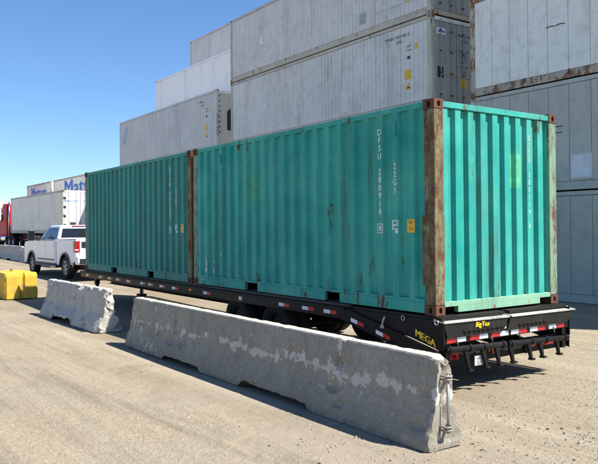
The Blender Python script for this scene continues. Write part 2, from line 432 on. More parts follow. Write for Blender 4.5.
# ------------------------------------------------------------------ containers
W = 2.438
_cast = {}
def casting_mesh(sx, sy, sz, mat):
    k = (sx, sy, sz, mat)
    if k in _cast: return _cast[k]
    ax, ay, az = .178, .162, .118
    mb = MB(); h = Vector((ax/2, ay/2, az/2)); sg = (sx, sy, sz)
    for a in range(3):
        b, c = (a+1) % 3, (a+2) % 3
        for s in (-1, 1):
            if s == sg[a]:
                hu = {0: (.040, .026), 1: (.026, .040), 2: (.060, .032)}[a]
                hu = {0: (.028, .040), 1: (.040, .030), 2: (.055, .030)}[a]
                v = []
                outer = [(1,0),(1,1),(0,1),(-1,1),(-1,0),(-1,-1),(0,-1),(1,-1)]
                for (p, q) in outer:
                    w_ = [0, 0, 0]; w_[a] = s*h[a]; w_[b] = p*h[b]; w_[c] = q*h[c]; v.append(w_)
                for dep in (0, .028):
                    for i in range(8):
                        an = i*math.pi/4; r = 1.0 if i % 2 == 0 else 1.0
                        w_ = [0, 0, 0]; w_[a] = s*(h[a]-dep); w_[b] = hu[0]*math.cos(an); w_[c] = hu[1]*math.sin(an); v.append(w_)
                f = []
                for i in range(8):
                    j = (i+1) % 8
                    f += [(i, j, 8+j, 8+i), (8+i, 8+j, 16+j, 16+i)]
                mb.add(v, f)
            else:
                v = []
                for (p, q) in ((1,1),(-1,1),(-1,-1),(1,-1)):
                    w_ = [0, 0, 0]; w_[a] = s*h[a]; w_[b] = p*h[b]; w_[c] = q*h[c]; v.append(w_)
                mb.add(v, [(0,1,2,3)])
    _cast[k] = mb.mesh('corner_casting'); return _cast[k]
def castings(root, L, H, mat):
    for sx in (-1, 1):
        for sy in (-1, 1):
            for sz in (-1, 1):
                me = casting_mesh(sx, sy, sz, mat)
                x = -.089 if sx > 0 else -L+.089; y = W-.081 if sy > 0 else .081; z = H-.059 if sz > 0 else .059
                put(me, 'corner_casting', mat, root, (x, y, z))
def corr(mb, u0, u1, z0, z1, seq, depth, place):
    """corrugated sheet: seq = (outer, slope, inner, slope) widths; place(u, d, z) -> point"""
    pts = []; u = u0; i = 0; per = sum(seq); nper = max(1, round((u1-u0)/per)); k = (u1-u0)/(nper*per)
    for _ in range(nper):
        for (wd, d0) in zip(seq, (0, 0, 1, 1)):
            pts.append((u, d0*depth)); u += wd*k
    # convert: outer flat start/end, slope in, inner flat, slope out
    pts.append((u1, 0))
    out = []
    u = u0
    for _ in range(nper):
        o_, s1, in_, s2 = [q*k for q in seq]
        out += [(u, 0), (u+o_, 0), (u+o_+s1, depth), (u+o_+s1+in_, depth)]; u += o_+s1+in_+s2
    out.append((u1, 0))
    v = [place(a, d, z0) for a, d in out]+[place(a, d, z1) for a, d in out]; m = len(out)
    mb.add(v, [(i, i+1, m+i+1, m+i) for i in range(m-1)]); return mb

def green_container(loc, label, side_mat, end_mat, near):
    L, H = 6.058, 2.591
    r = thing('shipping_container', label, 'container', loc)
    castings(r, L, H, 'casting_rust')
    for i, (x0, x1, y0, y1) in enumerate(((-.170,-.004,.004,.165), (-L+.004,-L+.165,.004,.12), (-.170,-.004,W-.165,W-.004), (-L+.004,-L+.165,W-.12,W-.004))):
        MB().box(x0, x1, y0, y1, .118, H-.118).build('corner_post', 'post_rust' if i == 0 else 'post_mixed', r, bevel=.012)
    if near:
        MB().box(-.205, -.001, -.003, .168, .36, 1.20).build('post_doubler', 'post_rust', r, bevel=.006)
    for s in (0, 1):
        ya, yb = (.006, .066) if s == 0 else (W-.066, W-.006)
        MB().box(-L+.178, -.178, ya, yb, H-.085, H-.015).build('top_side_rail', side_mat, r, bevel=.008)
        # bottom rail: three lengths between two fork pockets with a strap above each pocket
        mb = MB(); P = [-L+.178, -4.215, -3.845, -2.09, -1.76, -.178]
        for a, b in ((P[0], P[1]), (P[2], P[3]), (P[4], P[5])): mb.box(a, b, ya, yb-.005, .016, .15)
        mb.box(P[0], P[5], ya+.002, yb-.007, .151, .185)
        mb.build('bottom_side_rail', side_mat, r, bevel=.004)
        pk = MB()
        for a, b in ((P[1], P[2]), (P[3], P[4])):
            pk.box(a+.002, b-.002, .07, W-.07, .012, .02); pk.box(a+.002, b-.002, .07, W-.07, .13, .138)
        if s == 0: pk.build('fork_pocket', 'dark_inner', r)
        mb = MB(); sg = 1 if s == 0 else -1; y0 = .010 if s == 0 else W-.010
        corr(mb, -L+.165, -.170, .182, H-.08, (.098, .030, .120, .030), .048, lambda u, d, z: (u, y0+sg*d, z))
        mb.build('side_wall', side_mat, r)
    mb = MB(); corr(mb, -L+.15, -.15, .04, W-.04, (.09, .07, .09, .07), .02, lambda u, d, z: (u, z, H-.02-d)); mb.build('roof', side_mat, r)
    MB().box(-L+.1, -.1, .07, W-.07, .14, .17).build('floor', 'wood_deck', r)
    # closed end (visible): steep vertical corrugation
    mb = MB(); corr(mb, .16, W-.16, .15, H-.10, (.100, .020, .095, .020), .052, lambda u, d, z: (-.022-d, u, z)); mb.build('end_wall', end_mat, r)
    MB().box(-.075, -.008, .162, W-.162, H-.095, H-.022).build('end_header', end_mat, r, bevel=.006)
    mb = MB().box(-.07, -.007, .163, W-.163, .095, .155).box(-.07, -.0072, .40, W-.40, .02, .0951)
    mb.build('end_sill', 'sill_paint', r, bevel=.004)
    # door end
    for k in range(2):
        y0 = .13+k*1.09; d = MB().box(-L+.03, -L+.07, y0, y0+1.08, .16, H-.13).build('door', side_mat, r)
        for q in (.25, .83): MB().tube([(-L+.012, y0+q, .12), (-L+.012, y0+q, H-.12)], .017, 8).build('lock_rod', 'galvanised', d)
    MB().box(-L+.01, -L+.08, .12, W-.12, H-.118, H-.02).box(-L+.01, -L+.08, .12, W-.12, .02, .15).build('door_frame', side_mat, r)
    # painted marks on the visible side
    R, U = (1, 0, 0), (0, 0, 1); ym = .0085
    def mark(name, mb, mat): return mb.build(name, mat, r)
    num = 'DFSU 280914' if near else 'DFSU 281007'
    xo = 0
    def flat(x):   # nearest outer flat of the corrugation
        per = (L-.335)/round((L-.335)/.278); k0 = -L+.165+.049*per/.278
        return k0+round((x-k0)/per)*per
    xf_ = flat(-.99)
    mark('owner_code', vtext(num[:4], .118, (xf_, ym, 2.29), R, U, .103, .85, 1), 'white_ink')
    mark('serial_number', vtext(num[5:], .118, (xf_, ym, 2.29-.103*5), R, U, .103, .85, 1), 'white_ink')
    b = MB(); bx, bz = xf_, 1.045
    for q in ((-.05,.05,.055,.062), (-.05,.05,-.062,-.055), (-.05,-.043,-.055,.055), (.043,.05,-.055,.055)):
        b.box(bx+q[0], bx+q[1], ym-.001, ym+.001, bz+q[2], bz+q[3])
    text_into(b, '8', .10, (bx, ym-.001, bz), R, U, bold=1); mark('check_digit', b, 'white_ink')
    mark('size_code', vtext('22G1', .112, (flat(-.735), ym, 1.83), R, U, .103, .85, 1), 'white_ink')
    b = MB(); bx = flat(-.735)
    b.box(bx-.05, bx+.05, ym-.001, ym+.001, 1.135, 1.147); b.box(bx-.05, bx+.05, ym-.001, ym+.001, 1.03, 1.042)
    b.box(bx-.05, bx-.036, ym-.001, ym+.001, 1.042, 1.135); b.box(bx+.036, bx+.05, ym-.001, ym+.001, 1.07, 1.135)
    b.box(bx-.03, bx+.02, ym-.001, ym+.001, 1.075, 1.10); b.box(bx, bx+.05, ym-.001, ym+.001, .985, 1.02); mark('weight_mark', b, 'white_ink')
    bx = flat(-.47)
    lb = MB().box(bx-.062, bx+.062, ym-.003, ym, .99, 1.155).build('height_label', 'label_yellow', r)
    t = MB(); text_into(t, '8\'6', .062, (bx, ym-.0045, 1.115), R, U, .9); text_into(t, '2.6', .062, (bx, ym-.0045, 1.04), R, U, .9); t.build('height_print', 'dark_ink', lb)
    if near:
        MB().box(flat(-.75)-.03, flat(-.75)+.03, ym-.014, ym, 2.22, 2.40).build('vent_cover', side_mat, r, bevel=.004)
        MB().box(flat(-4.9)-.03, flat(-4.9)+.03, ym-.014, ym, 2.22, 2.40).build('vent_cover', side_mat, r, bevel=.004)
        for q in (-4.16, -4.02, -3.91):
            xq = flat(q)
        corr(mb := MB(), -L+.165, -.170, 1.513, 1.953, (.098, .030, .120, .030), .048, lambda u, d, z: (u, .0085+d, z))
        keep = MB(); n_ = len(mb.v)//2
        for i in range(n_-1):
            if -4.24 < mb.v[i][0] and mb.v[i+1][0] < -3.83:
                keep.add([mb.v[i], mb.v[i+1], mb.v[n_+i+1], mb.v[n_+i]], [(0,1,2,3)])
        keep.build('repaint_patch', 'patch_green', r)
        # scuffs of white paint low on the far end of the wall
        for (x, z, wd, hh, an) in ((-5.56,.42,.035,.14,.2), (-5.52,.30,.05,.09,-.6), (-5.41,.29,.03,.08,.3), (-5.50,.50,.02,.07,.8), (-5.15,.60,.06,.018,.3), (-5.30,.46,.03,.03,0)):
            mb = MB(); c, s_ = math.cos(an), math.sin(an); xf2 = flat(x)+random.uniform(-.012,.012)
            pts = [(-wd/2,-hh/2),(wd*.3,-hh*.55),(wd/2,-hh*.1),(wd*.4,hh*.4),(0,hh/2),(-wd*.45,hh*.3)]
            mb.prism([(xf2+(p*c-q*s_)*.8, z+p*s_+q*c) for p, q in pts], 'y', ym-.0008, ym+.0008); mb.build('paint_scuff', 'label_white', r)
        # end wall: paint patch, serial on the ribs
        e = MB(); corr(e, .16, W-.16, 1.563, 2.013, (.100, .020, .095, .020), .052, lambda u, d, z: (-.0205-d, u, z)); n_ = len(e.v)//2; keep = MB()
        for i in range(n_-1):
            if 1.40 < e.v[i][1] and e.v[i+1][1] < 1.72: keep.add([e.v[i], e.v[i+1], e.v[n_+i+1], e.v[n_+i]], [(0,1,2,3)])
        keep.build('repaint_patch', 'patch_lime', r)
        per = (W-.32)/round((W-.32)/.235); yr = .16+.05*per/.235+round((1.90-.16-.05)/per)*per
        for q, (wd_, i0) in enumerate((('DFSU', 0), ('280914', 5), ('8', 12))):
            mark(('end_owner_code', 'end_serial', 'end_check_digit')[q], vtext(wd_, .105, (-.0195, yr-.01, 2.23-.098*i0), (0,1,0), U, .098, .62, 1), 'faded_ink')
    else:
        xq = flat(-2.16)
        mb = MB().box(xq-.034, xq+.034, ym-.0008, ym+.0008, 1.80, 2.13); mb.build('repaint_patch', 'patch_green', r)
    return r
green_container((0, 0, .92), 'teal corrugated shipping container nearest the camera, its sunlit end facing right', 'green_paint', 'green_paint', True)
green_container((-6.134, 0, .92), 'teal corrugated shipping container farther along the trailer, next to the white pickup', 'green_far', 'green_far', False)

# ------------------------------------------------------------------ forty-foot reefers
_panel = {}
def panel_mesh(mat, wd, H, ribs):
    k = (mat, round(wd, 4), H, ribs)
    if k not in _panel:
        mb = MB(); g = .006; c = .005
        # a pressed sheet: chamfered edges, shallow grooves
        xs = [(g, .006), (g+c, 0)]
        for i in range(1, ribs):
            x = wd*i/ribs; xs += [(x-.014, 0), (x-.007, .011), (x+.007, .011), (x+.014, 0)]
        xs += [(wd-g-c, 0), (wd-g, .006)]
        z0, z1 = .235, H-.135; m = len(xs)
        v = [(x, y, z0) for x, y in xs]+[(x, y, z1) for x, y in xs]+[(x, .03, z0) for x, y in xs]+[(x, .03, z1) for x, y in xs]
        f = []
        for i in range(m-1): f += [(i, i+1, m+i+1, m+i), (m+i, m+i+1, 3*m+i+1, 3*m+i), (2*m+i, 2*m+i+1, i+1, i)]
        f += [(0, m, 3*m, 2*m), (m-1, 2*m-1, 4*m-1, 3*m-1)]
        mb.add(v, f); _panel[k] = mb.mesh('side_panel')
    return _panel[k]
def reefer(loc, label, mat='reefer_grey', frame='frame_grey', L=12.192, H=2.896, end='plain', group=None, castm='frame_rust', npan=20, ribs=2, name='reefer_container', ry=0):
    r = thing(name, label, 'container', loc, group=group, ry=ry)
    castings(r, L, H, castm)
    for x0, x1 in ((-.165, -.004), (-L+.004, -L+.165)):
        for y0, y1 in ((.004, .13), (W-.13, W-.004)):
            MB().box(x0, x1, y0, y1, .118, H-.118).build('corner_post', frame, r)
    for y0, y1 in ((.007, .07), (W-.07, W-.007)):
        MB().box(-L+.178, -.178, y0, y1, H-.12, H-.012).build('top_side_rail', frame, r)
        MB().box(-L+.178, -.178, y0, y1, .014, .13).box(-L+.178, -.178, y0+.012, y1-.012, .1302, .225).build('bottom_side_rail', frame, r)
    n_ = npan; wd = (L-.33)/n_; me = panel_mesh(mat, wd, H, ribs)
    for i in range(n_): put(me, 'side_panel', mat, r, (-L+.165+i*wd, .014, 0))
    MB().box(-L+.165, -.165, W-.05, W-.016, .225, H-.13).build('back_wall', mat, r)
    MB().box(-L+.1, -.1, .02, W-.02, H-.04, H-.015).build('roof', mat, r)
    MB().box(-L+.1, -.1, .075, W-.075, .10, .16).build('floor', 'dark_inner', r)
    MB().box(-L+.02, -L+.06, .13, W-.13, .03, H-.03).build('front_wall', mat, r)
    if end == 'plain': MB().box(-.06, -.02, .13, W-.13, .03, H-.03).build('end_wall', mat, r)
    return r
def door_end(r, H, mat='door_grey', header='label_white', labels=True):
    MB().box(-.075, -.012, .14, W-.14, H-.15, H-.03).build('door_header', header, r)
    MB().box(-.075, -.012, .14, W-.14, .02, .16).build('door_sill', 'frame_grey', r)
    MB().box(-.085, -.06, .13, W-.13, .15, H-.14).build('door_gasket', 'gasket', r)
    for k in range(2):
        y0 = .15+k*1.084; y1 = y0+1.055
        d = MB().box(-.062, -.03, y0, y1, .18, H-.165).build('door', mat, r, bevel=.008)
        for q in (.30, .80):
            MB().tube([(-.012, y0+q, .10), (-.012, y0+q, H-.09)], .019, 8).build('lock_rod', 'door_grey', d)
            for z in (.35, 1.05, 1.75, 2.4): MB().box(-.03, .008, y0+q-.035, y0+q+.035, z, z+.06).build('rod_bracket', 'rusty_steel', d)
            MB().box(-.008, .006, y0+q-.02, y0+q+.34, 1.02, 1.05).build('lock_handle', 'galvanised', d)
        ye = y0 if k == 0 else y1
        for z in (.32, .85, 1.45, 2.05, 2.5):
            MB().box(-.04, .006, ye-.05, ye+.05, z, z+.10).build('hinge', 'frame_grey', d)
    R, U = (0, 1, 0), (0, 0, 1)
    if labels:
        MB().box(-.0295, -.027, .26, .70, 2.32, 2.52).build('logo_plate', 'label_white', r)
        MB().box(-.0268, -.0255, .34, .66, 2.38, 2.43).build('logo_bar', 'blue_ink', r)
        MB().box(-.0295, -.024, .30, .58, .92, 1.28).build('vent_plate', 'dark_inner', r)
    for i, s in enumerate(('MNBU 903', '45R1')): text_into(MB(), s, .15, (-.0285, 1.62, 2.38-.17*i), R, U, bold=1).build('door_print', 'dark_ink', r)
    for i in range(5): text_into(MB(), ('MAX 34', 'TARE', 'NET', 'CU.CAP', '2390')[i], .13, (-.0285, 1.55, 1.88-.17*i), R, U, bold=1).build('door_print', 'dark_ink', r)
    MB().box(-.0295, -.027, 1.40, 1.72, .68, 1.0).build('warning_label', 'label_yellow', r)
    MB().prism([(1.95, .60), (2.17, .60), (2.06, .80)], 'x', -.0295, -.027).build('warning_triangle', 'label_yellow', r)
def side_marks(r, H, serial, x_end=-.55):
    R, U = (1, 0, 0), (0, 0, 1); y = .0125
    for (s_, sz_, dx, dz) in ((serial, .16, -.95, .42), ('45R1', .15, -.85, .60), ('MAX', .10, -.42, .82), ('TARE', .10, -.42, .95)):
        text_into(MB(), s_, sz_, (x_end+dx, y, H-dz), R, U, bold=1).build('serial_print', 'dark_ink', r)
    MB().box(x_end-.16, x_end-.04, y-.002, y+.001, H-.98, H-.78).build('height_label', 'label_yellow', r)
    MB().box(x_end-.62, x_end-.32, y-.002, y+.001, 1.0, 1.32).build('warning_label', 'label_yellow', r)
    tr = MB().prism([(x_end-.60, .66), (x_end-.32, .66), (x_end-.46, .92)], 'y', y-.002, y+.001).build('warning_triangle', 'label_yellow', r)
    MB().box(x_end-.52, x_end-.40, y-.003, y-.0021, .70, .76).build('triangle_mark', 'dark_ink', tr)
    MB().box(x_end-.50, x_end-.36, y-.002, y+.001, 1.66, 1.76).build('stencil_mark', 'dark_ink', r)

K = 2.916
YS = 10.2
# stack to the right: five high
rl = ['blue-grey reefer container at ground level behind the sunlit end of the green container',
      'blue-grey reefer container on the second tier at the right, with a square white panel',
      'rust-edged white reefer container on the third tier at the right edge',
      'white reefer container on the fourth tier at the right, above the rust-edged one',
      'white reefer container on the topmost tier at the right, above the frame']
rm = ['reefer_blue', 'reefer_blue', 'reefer_white', 'reefer_white', 'reefer_grey']
RX = 4.35
for k in range(5):
    r = reefer((RX, YS+.1, k*K), rl[k], rm[k], 'frame_rust' if k == 2 else ('reefer_blue' if k < 2 else 'frame_grey'), group='reefers stacked at the right', ribs=1)
    if k == 1:
        x0 = -4.69-RX; p = MB().box(x0, x0+.60, -.004, .013, .28, .93).build('access_panel', 'reefer_grey', r, bevel=.006)
        MB().box(x0+.05, x0+.55, -.006, -.0035, .33, .88).build('panel_sheet', 'label_white', p)
        for z in (1.52, 1.68): MB().box(-5.0-RX-.25, -5.0-RX+.10, .010, .0145, z, z+.025).build('scrape', 'dark_ink', r)
    if k == 2:
        for x in (-4.7, -6.0, -2.3): MB().box(x-RX-.02, x-RX+.02, -.002, .012, .10, .24).build('drain_bracket', 'rusty_steel', r)
        for x in (-5.33, -5.05): MB().tube([(x-RX, .0, 1.45), (x-RX+.12, -.01, 1.47), (x-RX+.25, .0, 1.45)], .012, 6).build('hook', 'rusty_steel', r)
for k in range(5):
    reefer((RX, YS+2.62, k*K), 'white reefer container hidden in the second row, tier %s, behind the right stack' % ('one', 'two', 'three', 'four', 'five')[k], 'reefer_grey', 'frame_grey', group='reefers behind the right stack', ribs=1, npan=8)
# middle stack
ml = ['light grey reefer container at ground level of the middle stack behind the green containers',
      'light grey reefer container on the second tier of the middle stack, behind the green containers',
      'weathered light grey reefer container on the third tier, just above the green roofline',
      'weathered light grey reefer container on the fourth tier, cut by the picture top']
mm = ['reefer_blue', 'reefer_grey', 'reefer_grey', 'reefer_grey']
for k in range(4):
    r = reefer((-9.25, YS, k*K), ml[k], mm[k], 'frame_grey', end='doors', group='reefers in the middle stack', ribs=3)
    door_end(r, 2.896, labels=(k == 2)); side_marks(r, 2.896, 'MNBU 903340 0')
    if k == 3:
        MB().box(-9.75, -9.50, .010, .0135, 1.22, 1.55).build('faded_sticker', 'label_white', r)
        MB().box(-3.35, -3.0, .011, .0135, .45, .85).build('grey_patch', 'door_grey', r)
        b = MB()
        for q in ((-2.6,-.9,.62,.64), (-2.6,-.9,1.08,1.10), (-2.6,-2.58,.64,1.08)): b.box(q[0], q[1], .009, .0135, q[2], q[3])
        b.build('panel_outline', 'door_grey', r)
# left block: three rows deep, three to five high
for k in range(3):
    r = reefer((-22.75, YS, k*K), ['mid grey reefer container at ground level beyond the middle stack', 'mid grey reefer container on the second tier beyond the middle stack',
        'mid grey reefer with small yellow labels, topmost of the row left of the middle'][k], 'reefer_mid', 'reefer_mid', end='unit', group='reefers in the left front row', castm='reefer_mid', ribs=2)
    H = 2.896
    MB().box(-.09, -.05, .13, W-.13, .03, H-.03).build('unit_back_panel', 'reefer_mid', r)
    MB().box(-.05, -.010, .14, W-.14, H-.17, H-.03).build('unit_header', 'reefer_clean', r)
    MB().box(-.05, -.012, .14, W-.14, .05, .75).build('unit_lower_panel', 'reefer_mid', r)
    MB().prism([(.62, .95), (2.1, .95), (2.1, 2.15), (.95, 2.15), (.62, 1.85)], 'x', -.06, -.035).build('condenser_opening', 'gasket', r)
    MB().box(-.05, -.01, 1.0, 1.35, 2.25, 2.55).build('control_box', 'label_yellow', r)
    st = MB(); 
    text_into(st, 'STAR COOL', .20, (-.003, .068, 1.2), (0, 0, 1), (0, -1, 0), bold=1); st.build('unit_lettering', 'red_sticker', r)
    for z in [0.3+.25*i for i in range(10)]: MB().box(-.05, -.02, .16, .20, z, z+.08).build('unit_bolt_plate', 'gasket', r)
    if k == 2:
        side_marks(r, H, 'MMAU')
        for (m_, a, b) in (('blue_decal', -11.75, .0), ('label_white', -11.52, .10), ('pale_blue', -11.60, -.10), ('patch_green', -11.42, .22)):
            MB().prism([(a, 1.45), (a+.12, 1.45), (a+.62, 2.45), (a+.50, 2.45)], 'y', .0105-b*.004, .0135).build('logo_slash', m_, r)
for k in range(4):
    reefer((-22.75, YS+2.52, k*K), ['white reefer container at ground level in the second row of the left block', 'white reefer container on the second tier in the second row of the left block',
        'white reefer container on the third tier in the second row of the left block', 'clean bright white reefer container standing above and behind the mid grey one'][k], 'reefer_clean', 'reefer_clean', group='reefers in the left second row', castm='reefer_mid', ribs=2)
for k in range(5):
    reefer((-22.75, YS+5.04, k*K), ['grey reefer container at ground level in the rearmost row', 'grey reefer container on the second tier in the rearmost row', 'grey reefer container on the third tier in the rearmost row',
        'grey reefer container on the fourth tier in the rearmost row', 'grey reefer container on the fifth tier, highest and farthest back against the sky'][k], 'reefer_mid', 'frame_grey', group='reefers in the rearmost row', castm='frame_rust', ribs=2)
# blue-lettered containers at far left
for k in range(2):
    z0 = .30+k*K
    for (x1, L, s, lab) in ((-36.9, 13.716, 'M', 'cream container with big blue lettering seen just left of the green container'), (-51.4, 7.315, 'm', 'short cream container with blue lettering, leftmost of the lettered pair')):
        r = reefer((x1, 10.75, z0), lab if k == 1 else lab.split(' with')[0]+(' beneath the large blue-lettered one' if s == 'M' else ' under the far blue-lettered container'), 'reefer_warm', 'frame_rust', L=L, npan=round(L/.45), ribs=1, group='blue-lettered containers', name='shipping_container')
        t = MB(); cx = -L/2+(0.2 if s == 'M' else 0)
        text_into(t, 'Matson', 1.75 if s == 'M' else 1.6, (cx, .0115, 2.02), (1, 0, 0), (0, 0, 1), 1.7 if s == 'M' else 1.0, bold=3); t.build('blue_lettering', 'blue_ink', r)

# ------------------------------------------------------------------ flatbed trailer under the green containers
def trailer():
    r = thing('flatbed_trailer', 'black gooseneck flatbed trailer with red and white reflective tape under the green containers', 'trailer', (-6, 1.22, 0))
    def B(mb, name, mat, parent=None, **k): return mb.build(name, mat, parent or r, world=True, **k)
    X0, X1 = -12.35, -1.56
    nb = 14
    for i in range(nb):
        y0 = .03+i*2.38/nb; B(MB().box(X0+.02, X1, y0+.006, y0+2.38/nb-.006, .872, .918), 'deck_board', 'wood_deck')
    for s in (0, 1):
        f = (lambda y: y) if s == 0 else (lambda y: 2.438-y)
        def bx(mb, x0, x1, ya, yb, z0, z1): return mb.box(x0, x1, min(f(ya), f(yb)), max(f(ya), f(yb)), z0, z1)
        mb = MB(); bx(mb, X0, X1+.02, -.060, -.045, .725, .885); bx(mb, X0, X1+.02, -.0445, .02, .725, .738); bx(mb, X0, X1+.02, -.0445, .02, .872, .885)
        B(mb, 'side_rail', 'black_paint')
        mb = MB(); bx(mb, X0, X1, -.098, -.088, .845, .888); B(mb, 'rub_rail', 'black_dusty')
        for i in range(18):
            x = X0+.25+i*.61
            if x > X1-.1: break
            mb = MB(); bx(mb, x, x+.07, -.088, -.0605, .842, .888); B(mb, 'stake_pocket', 'black_paint')
        # dovetail
        sl = lambda x: .895-.222*(x+1.545)
        mb = MB(); poly = [(-1.70, .885), (-1.545, .885), (.12, sl(.12)-.01), (.12, sl(.12)-.20), (-1.50, .68), (-1.70, .725)]
        mb.prism(poly, 'y', f(-.062), f(-.050)); B(mb, 'dovetail_rail', 'black_paint')
        mb = MB(); mb.tube([(-1.54, f(-.066), .872), (.10, f(-.066), sl(.10)-.022)], .014, 8); mb.tube([(-1.48, f(-.066), .70), (.10, f(-.066), sl(.10)-.185)], .014, 8); B(mb, 'dovetail_flange', 'black_dusty', smooth=True)
        mb = MB(); mb.prism([(-1.50, .875), (.145, .875), (.145, .50), (.02, .545)], 'y', f(-.040), f(-.022)); B(mb, 'ramp_side', 'black_paint')
        for x in (-.47, .066):
            mb = MB(); pts = [(x+.028*math.cos(a*.6283), f(-.070)-.0, .857+.028*math.sin(a*.6283)) for a in range(11)]; mb.tube(pts, .007, 6, False); B(mb, 'tie_ring', 'steel', smooth=True)
        mb = MB(); mb.tube([(-.84, f(-.075), .70), (-.80, f(-.085), .80), (-.78, f(-.075), .84)], .012, 6); mb.box(-.86, -.80, min(f(-.08), f(-.063)), max(f(-.08), f(-.063)), .69, .73); B(mb, 'latch_handle', 'galvanised')
        # tyres: two axles, dual wheels
        for ax in (-4.56, -3.39):
            for (ya, yb) in ((.03, .245), (.285, .50)):
                c = (ax, f((ya+yb)/2), .395); hw = (yb-ya)/2
                prof = [(.235, -hw*.75), (.26, -hw*.95), (.34, -hw), (.385, -hw*.82), (.397, -hw*.55), (.397, hw*.55), (.385, hw*.82), (.34, hw), (.26, hw*.95), (.235, hw*.75)]
                wh = B(MB().lathe([(.235, -hw*.75), (.21, -hw*.7), (.19, -hw*.2*(1 if s == 0 else -1)), (.06, -hw*.25*(1 if s == 0 else -1)), (.06, hw*.1), (.21, hw*.7), (.235, hw*.75)], c, 'y', 24), 'wheel', 'black_dusty', smooth=True, angle=40)
                B(MB().lathe(prof, c, 'y', 32), 'tyre', 'rubber', wh, smooth=True)
    for ax in (-4.56, -3.39): B(MB().tube([(ax, .1, .395), (ax, 2.34, .395)], .065, 12), 'axle', 'black_dusty', smooth=True)
    for y in (.78, 1.60):
        B(MB().box(X0, -1.5, y, y+.014, .50, .866).box(X0, -1.5, y-.07, y+.084, .50, .515).box(X0, -1.5, y-.07, y+.084, .853, .8665), 'main_beam', 'black_dusty')
        B(MB().prism([(-1.499, .50), (-1.499, .86), (.09, .50), (.09, .33)], 'y', y-.03, y+.05), 'dovetail_beam', 'black_dusty')
    for i in range(17): x = X0+.3+i*.62; B(MB().box(x, x+.05, -.044, 2.48, .78, .852), 'cross_member', 'black_dusty')
    # reflective tape on the near rail
    for x in (-11.81, -10.861, -10.252, -9.709, -9.077, -8.297, -7.88, -7.314, -6.738, -5.428, -2.998, -2.394, -1.888):
        wd = .14
        B(MB().box(x-wd, x, -.0625, -.0607, .770, .822), 'reflective_tape', 'tape_white'); B(MB().box(x+.002, x+wd, -.0625, -.0607, .770, .822), 'reflective_tape', 'tape_red')
    B(MB().box(-4.32, -4.22, -.0625, -.0607, .765, .825), 'rating_sticker', 'tape_white')
    a = B(MB().box(-6.13, -6.02, -.074, -.0607, .79, .835), 'side_marker', 'amber_lens', bevel=.008)
    for (xa, za, xb, zb) in ((-1.445, .735, -1.19, .678), (-.96, .63, -.707, .573)):
        for (t0, t1, m_) in ((0, .5, 'tape_white'), (.505, 1, 'tape_red')):
            p = lambda t, o: (xa+(xb-xa)*t, za+(zb-za)*t+o)
            B(MB().prism([p(t0, -.026), p(t1, -.026), p(t1, .026), p(t0, .026)], 'y', -.0645, -.0625), 'reflective_tape', m_)
    t = MB(); text_into(t, 'MEGA', .125, (-.14, -.0425, .648), (.953, 0, -.30), (-.10, 0, 1), 1.0, .12, bold=3); B(t, 'ramp_lettering', 'yellow_decal')
    # ramps folded flat to the deck level, and their tail faces
    for (ya, yb) in ((-.02, 1.14), (1.24, 2.46)):
        rp = B(MB().prism([(-1.53, .872), (.10, .872), (.10, .912), (-1.53, .912)], 'y', ya, yb), 'ramp', 'black_dusty')
        for i in range(5):
            x = -1.3+i*.3; B(MB().box(x, x+.04, ya+.02, yb-.02, .80, .871), 'ramp_rung', 'black_dusty', rp)
    for (y0, y1, b0, b1, zl, zr) in ((-.045, 1.16, .02, 1.04, .892, .880), (1.20, 2.58, 1.12, 2.40, .880, .872)):
        mb = MB(); mb.add([(.15, y0, zl-.03), (.15, y1, zr-.03), (.155, b1, .675), (.155, b0, .675), (.12, y0, zl-.03), (.12, y1, zr-.03), (.13, b1, .675), (.13, b0, .675)],
                          [(0,1,2,3), (4,7,6,5), (0,4,5,1), (1,5,6,2), (2,6,7,3), (3,7,4,0)])
        B(mb, 'tail_plate', 'black_dusty')
        mb = MB(); mb.add([(.00, y0, zl-.006), (.165, y0, zl-.028), (.165, y1, zr-.028), (.00, y1, zr-.006), (.00, y0, zl-.026), (.165, y0, zl-.042), (.165, y1, zr-.042), (.00, y1, zr-.026)],
                          [(0,1,2,3), (4,7,6,5), (0,4,5,1), (1,5,6,2), (2,6,7,3), (3,7,4,0)])
        B(mb, 'tail_edge', 'ramp_edge')
    for i in range(9):
        y = .30+i*.085; B(MB().tube([(.156, y, .735), (.175, y+.03, .735), (.156, y+.06, .735)], .012, 6), 'ramp_bump', 'black_dusty')
    for i in range(7):
        y = 1.35+i*.085; B(MB().tube([(.156, y, .73), (.175, y+.03, .73), (.156, y+.06, .73)], .012, 6), 'ramp_bump', 'black_dusty')
    t = MB(); text_into(t, 'BigTex', .085, (.1655, .63, .795), (0, 1, -.012), (0, .08, 1), 1.1, .12, bold=2); B(t, 'maker_lettering', 'yellow_decal')
    # tape row
    B(MB().box(.05, .13, -.045, 2.50, .60, .675), 'tail_beam', 'black_paint')
    yy = -.02
    for i, wd in enumerate((.20, .20, .13, .20, .20, .13, .20, .20, .04, .20, .20, .11, .17, .17, .11, .18, .16)):
        pass
    for (ya, m_) in ((.03, 'tape_red'), (.205, 'tape_white'), (.44, 'tape_red'), (.61, 'tape_white'), (.84, 'tape_red'), (1.005, 'tape_white'),
                     (1.22, 'tape_white'), (1.385, 'tape_red'), (1.61, 'tape_white'), (1.775, 'tape_red'), (2.02, 'tape_white'), (2.20, 'tape_red')):
        B(MB().box(.1302, .133, ya, ya+.16, .612, .668), 'reflective_tape', m_)
    # lower skirt with lamps and plate
    B(MB().box(.02, .06, 0.02, 2.42, .33, .52), 'lower_skirt', 'black_dusty')
    for ya in (.02, 2.33): B(MB().box(.03, .12, ya, ya+.08, .33, .60), 'tail_post', 'black_paint')
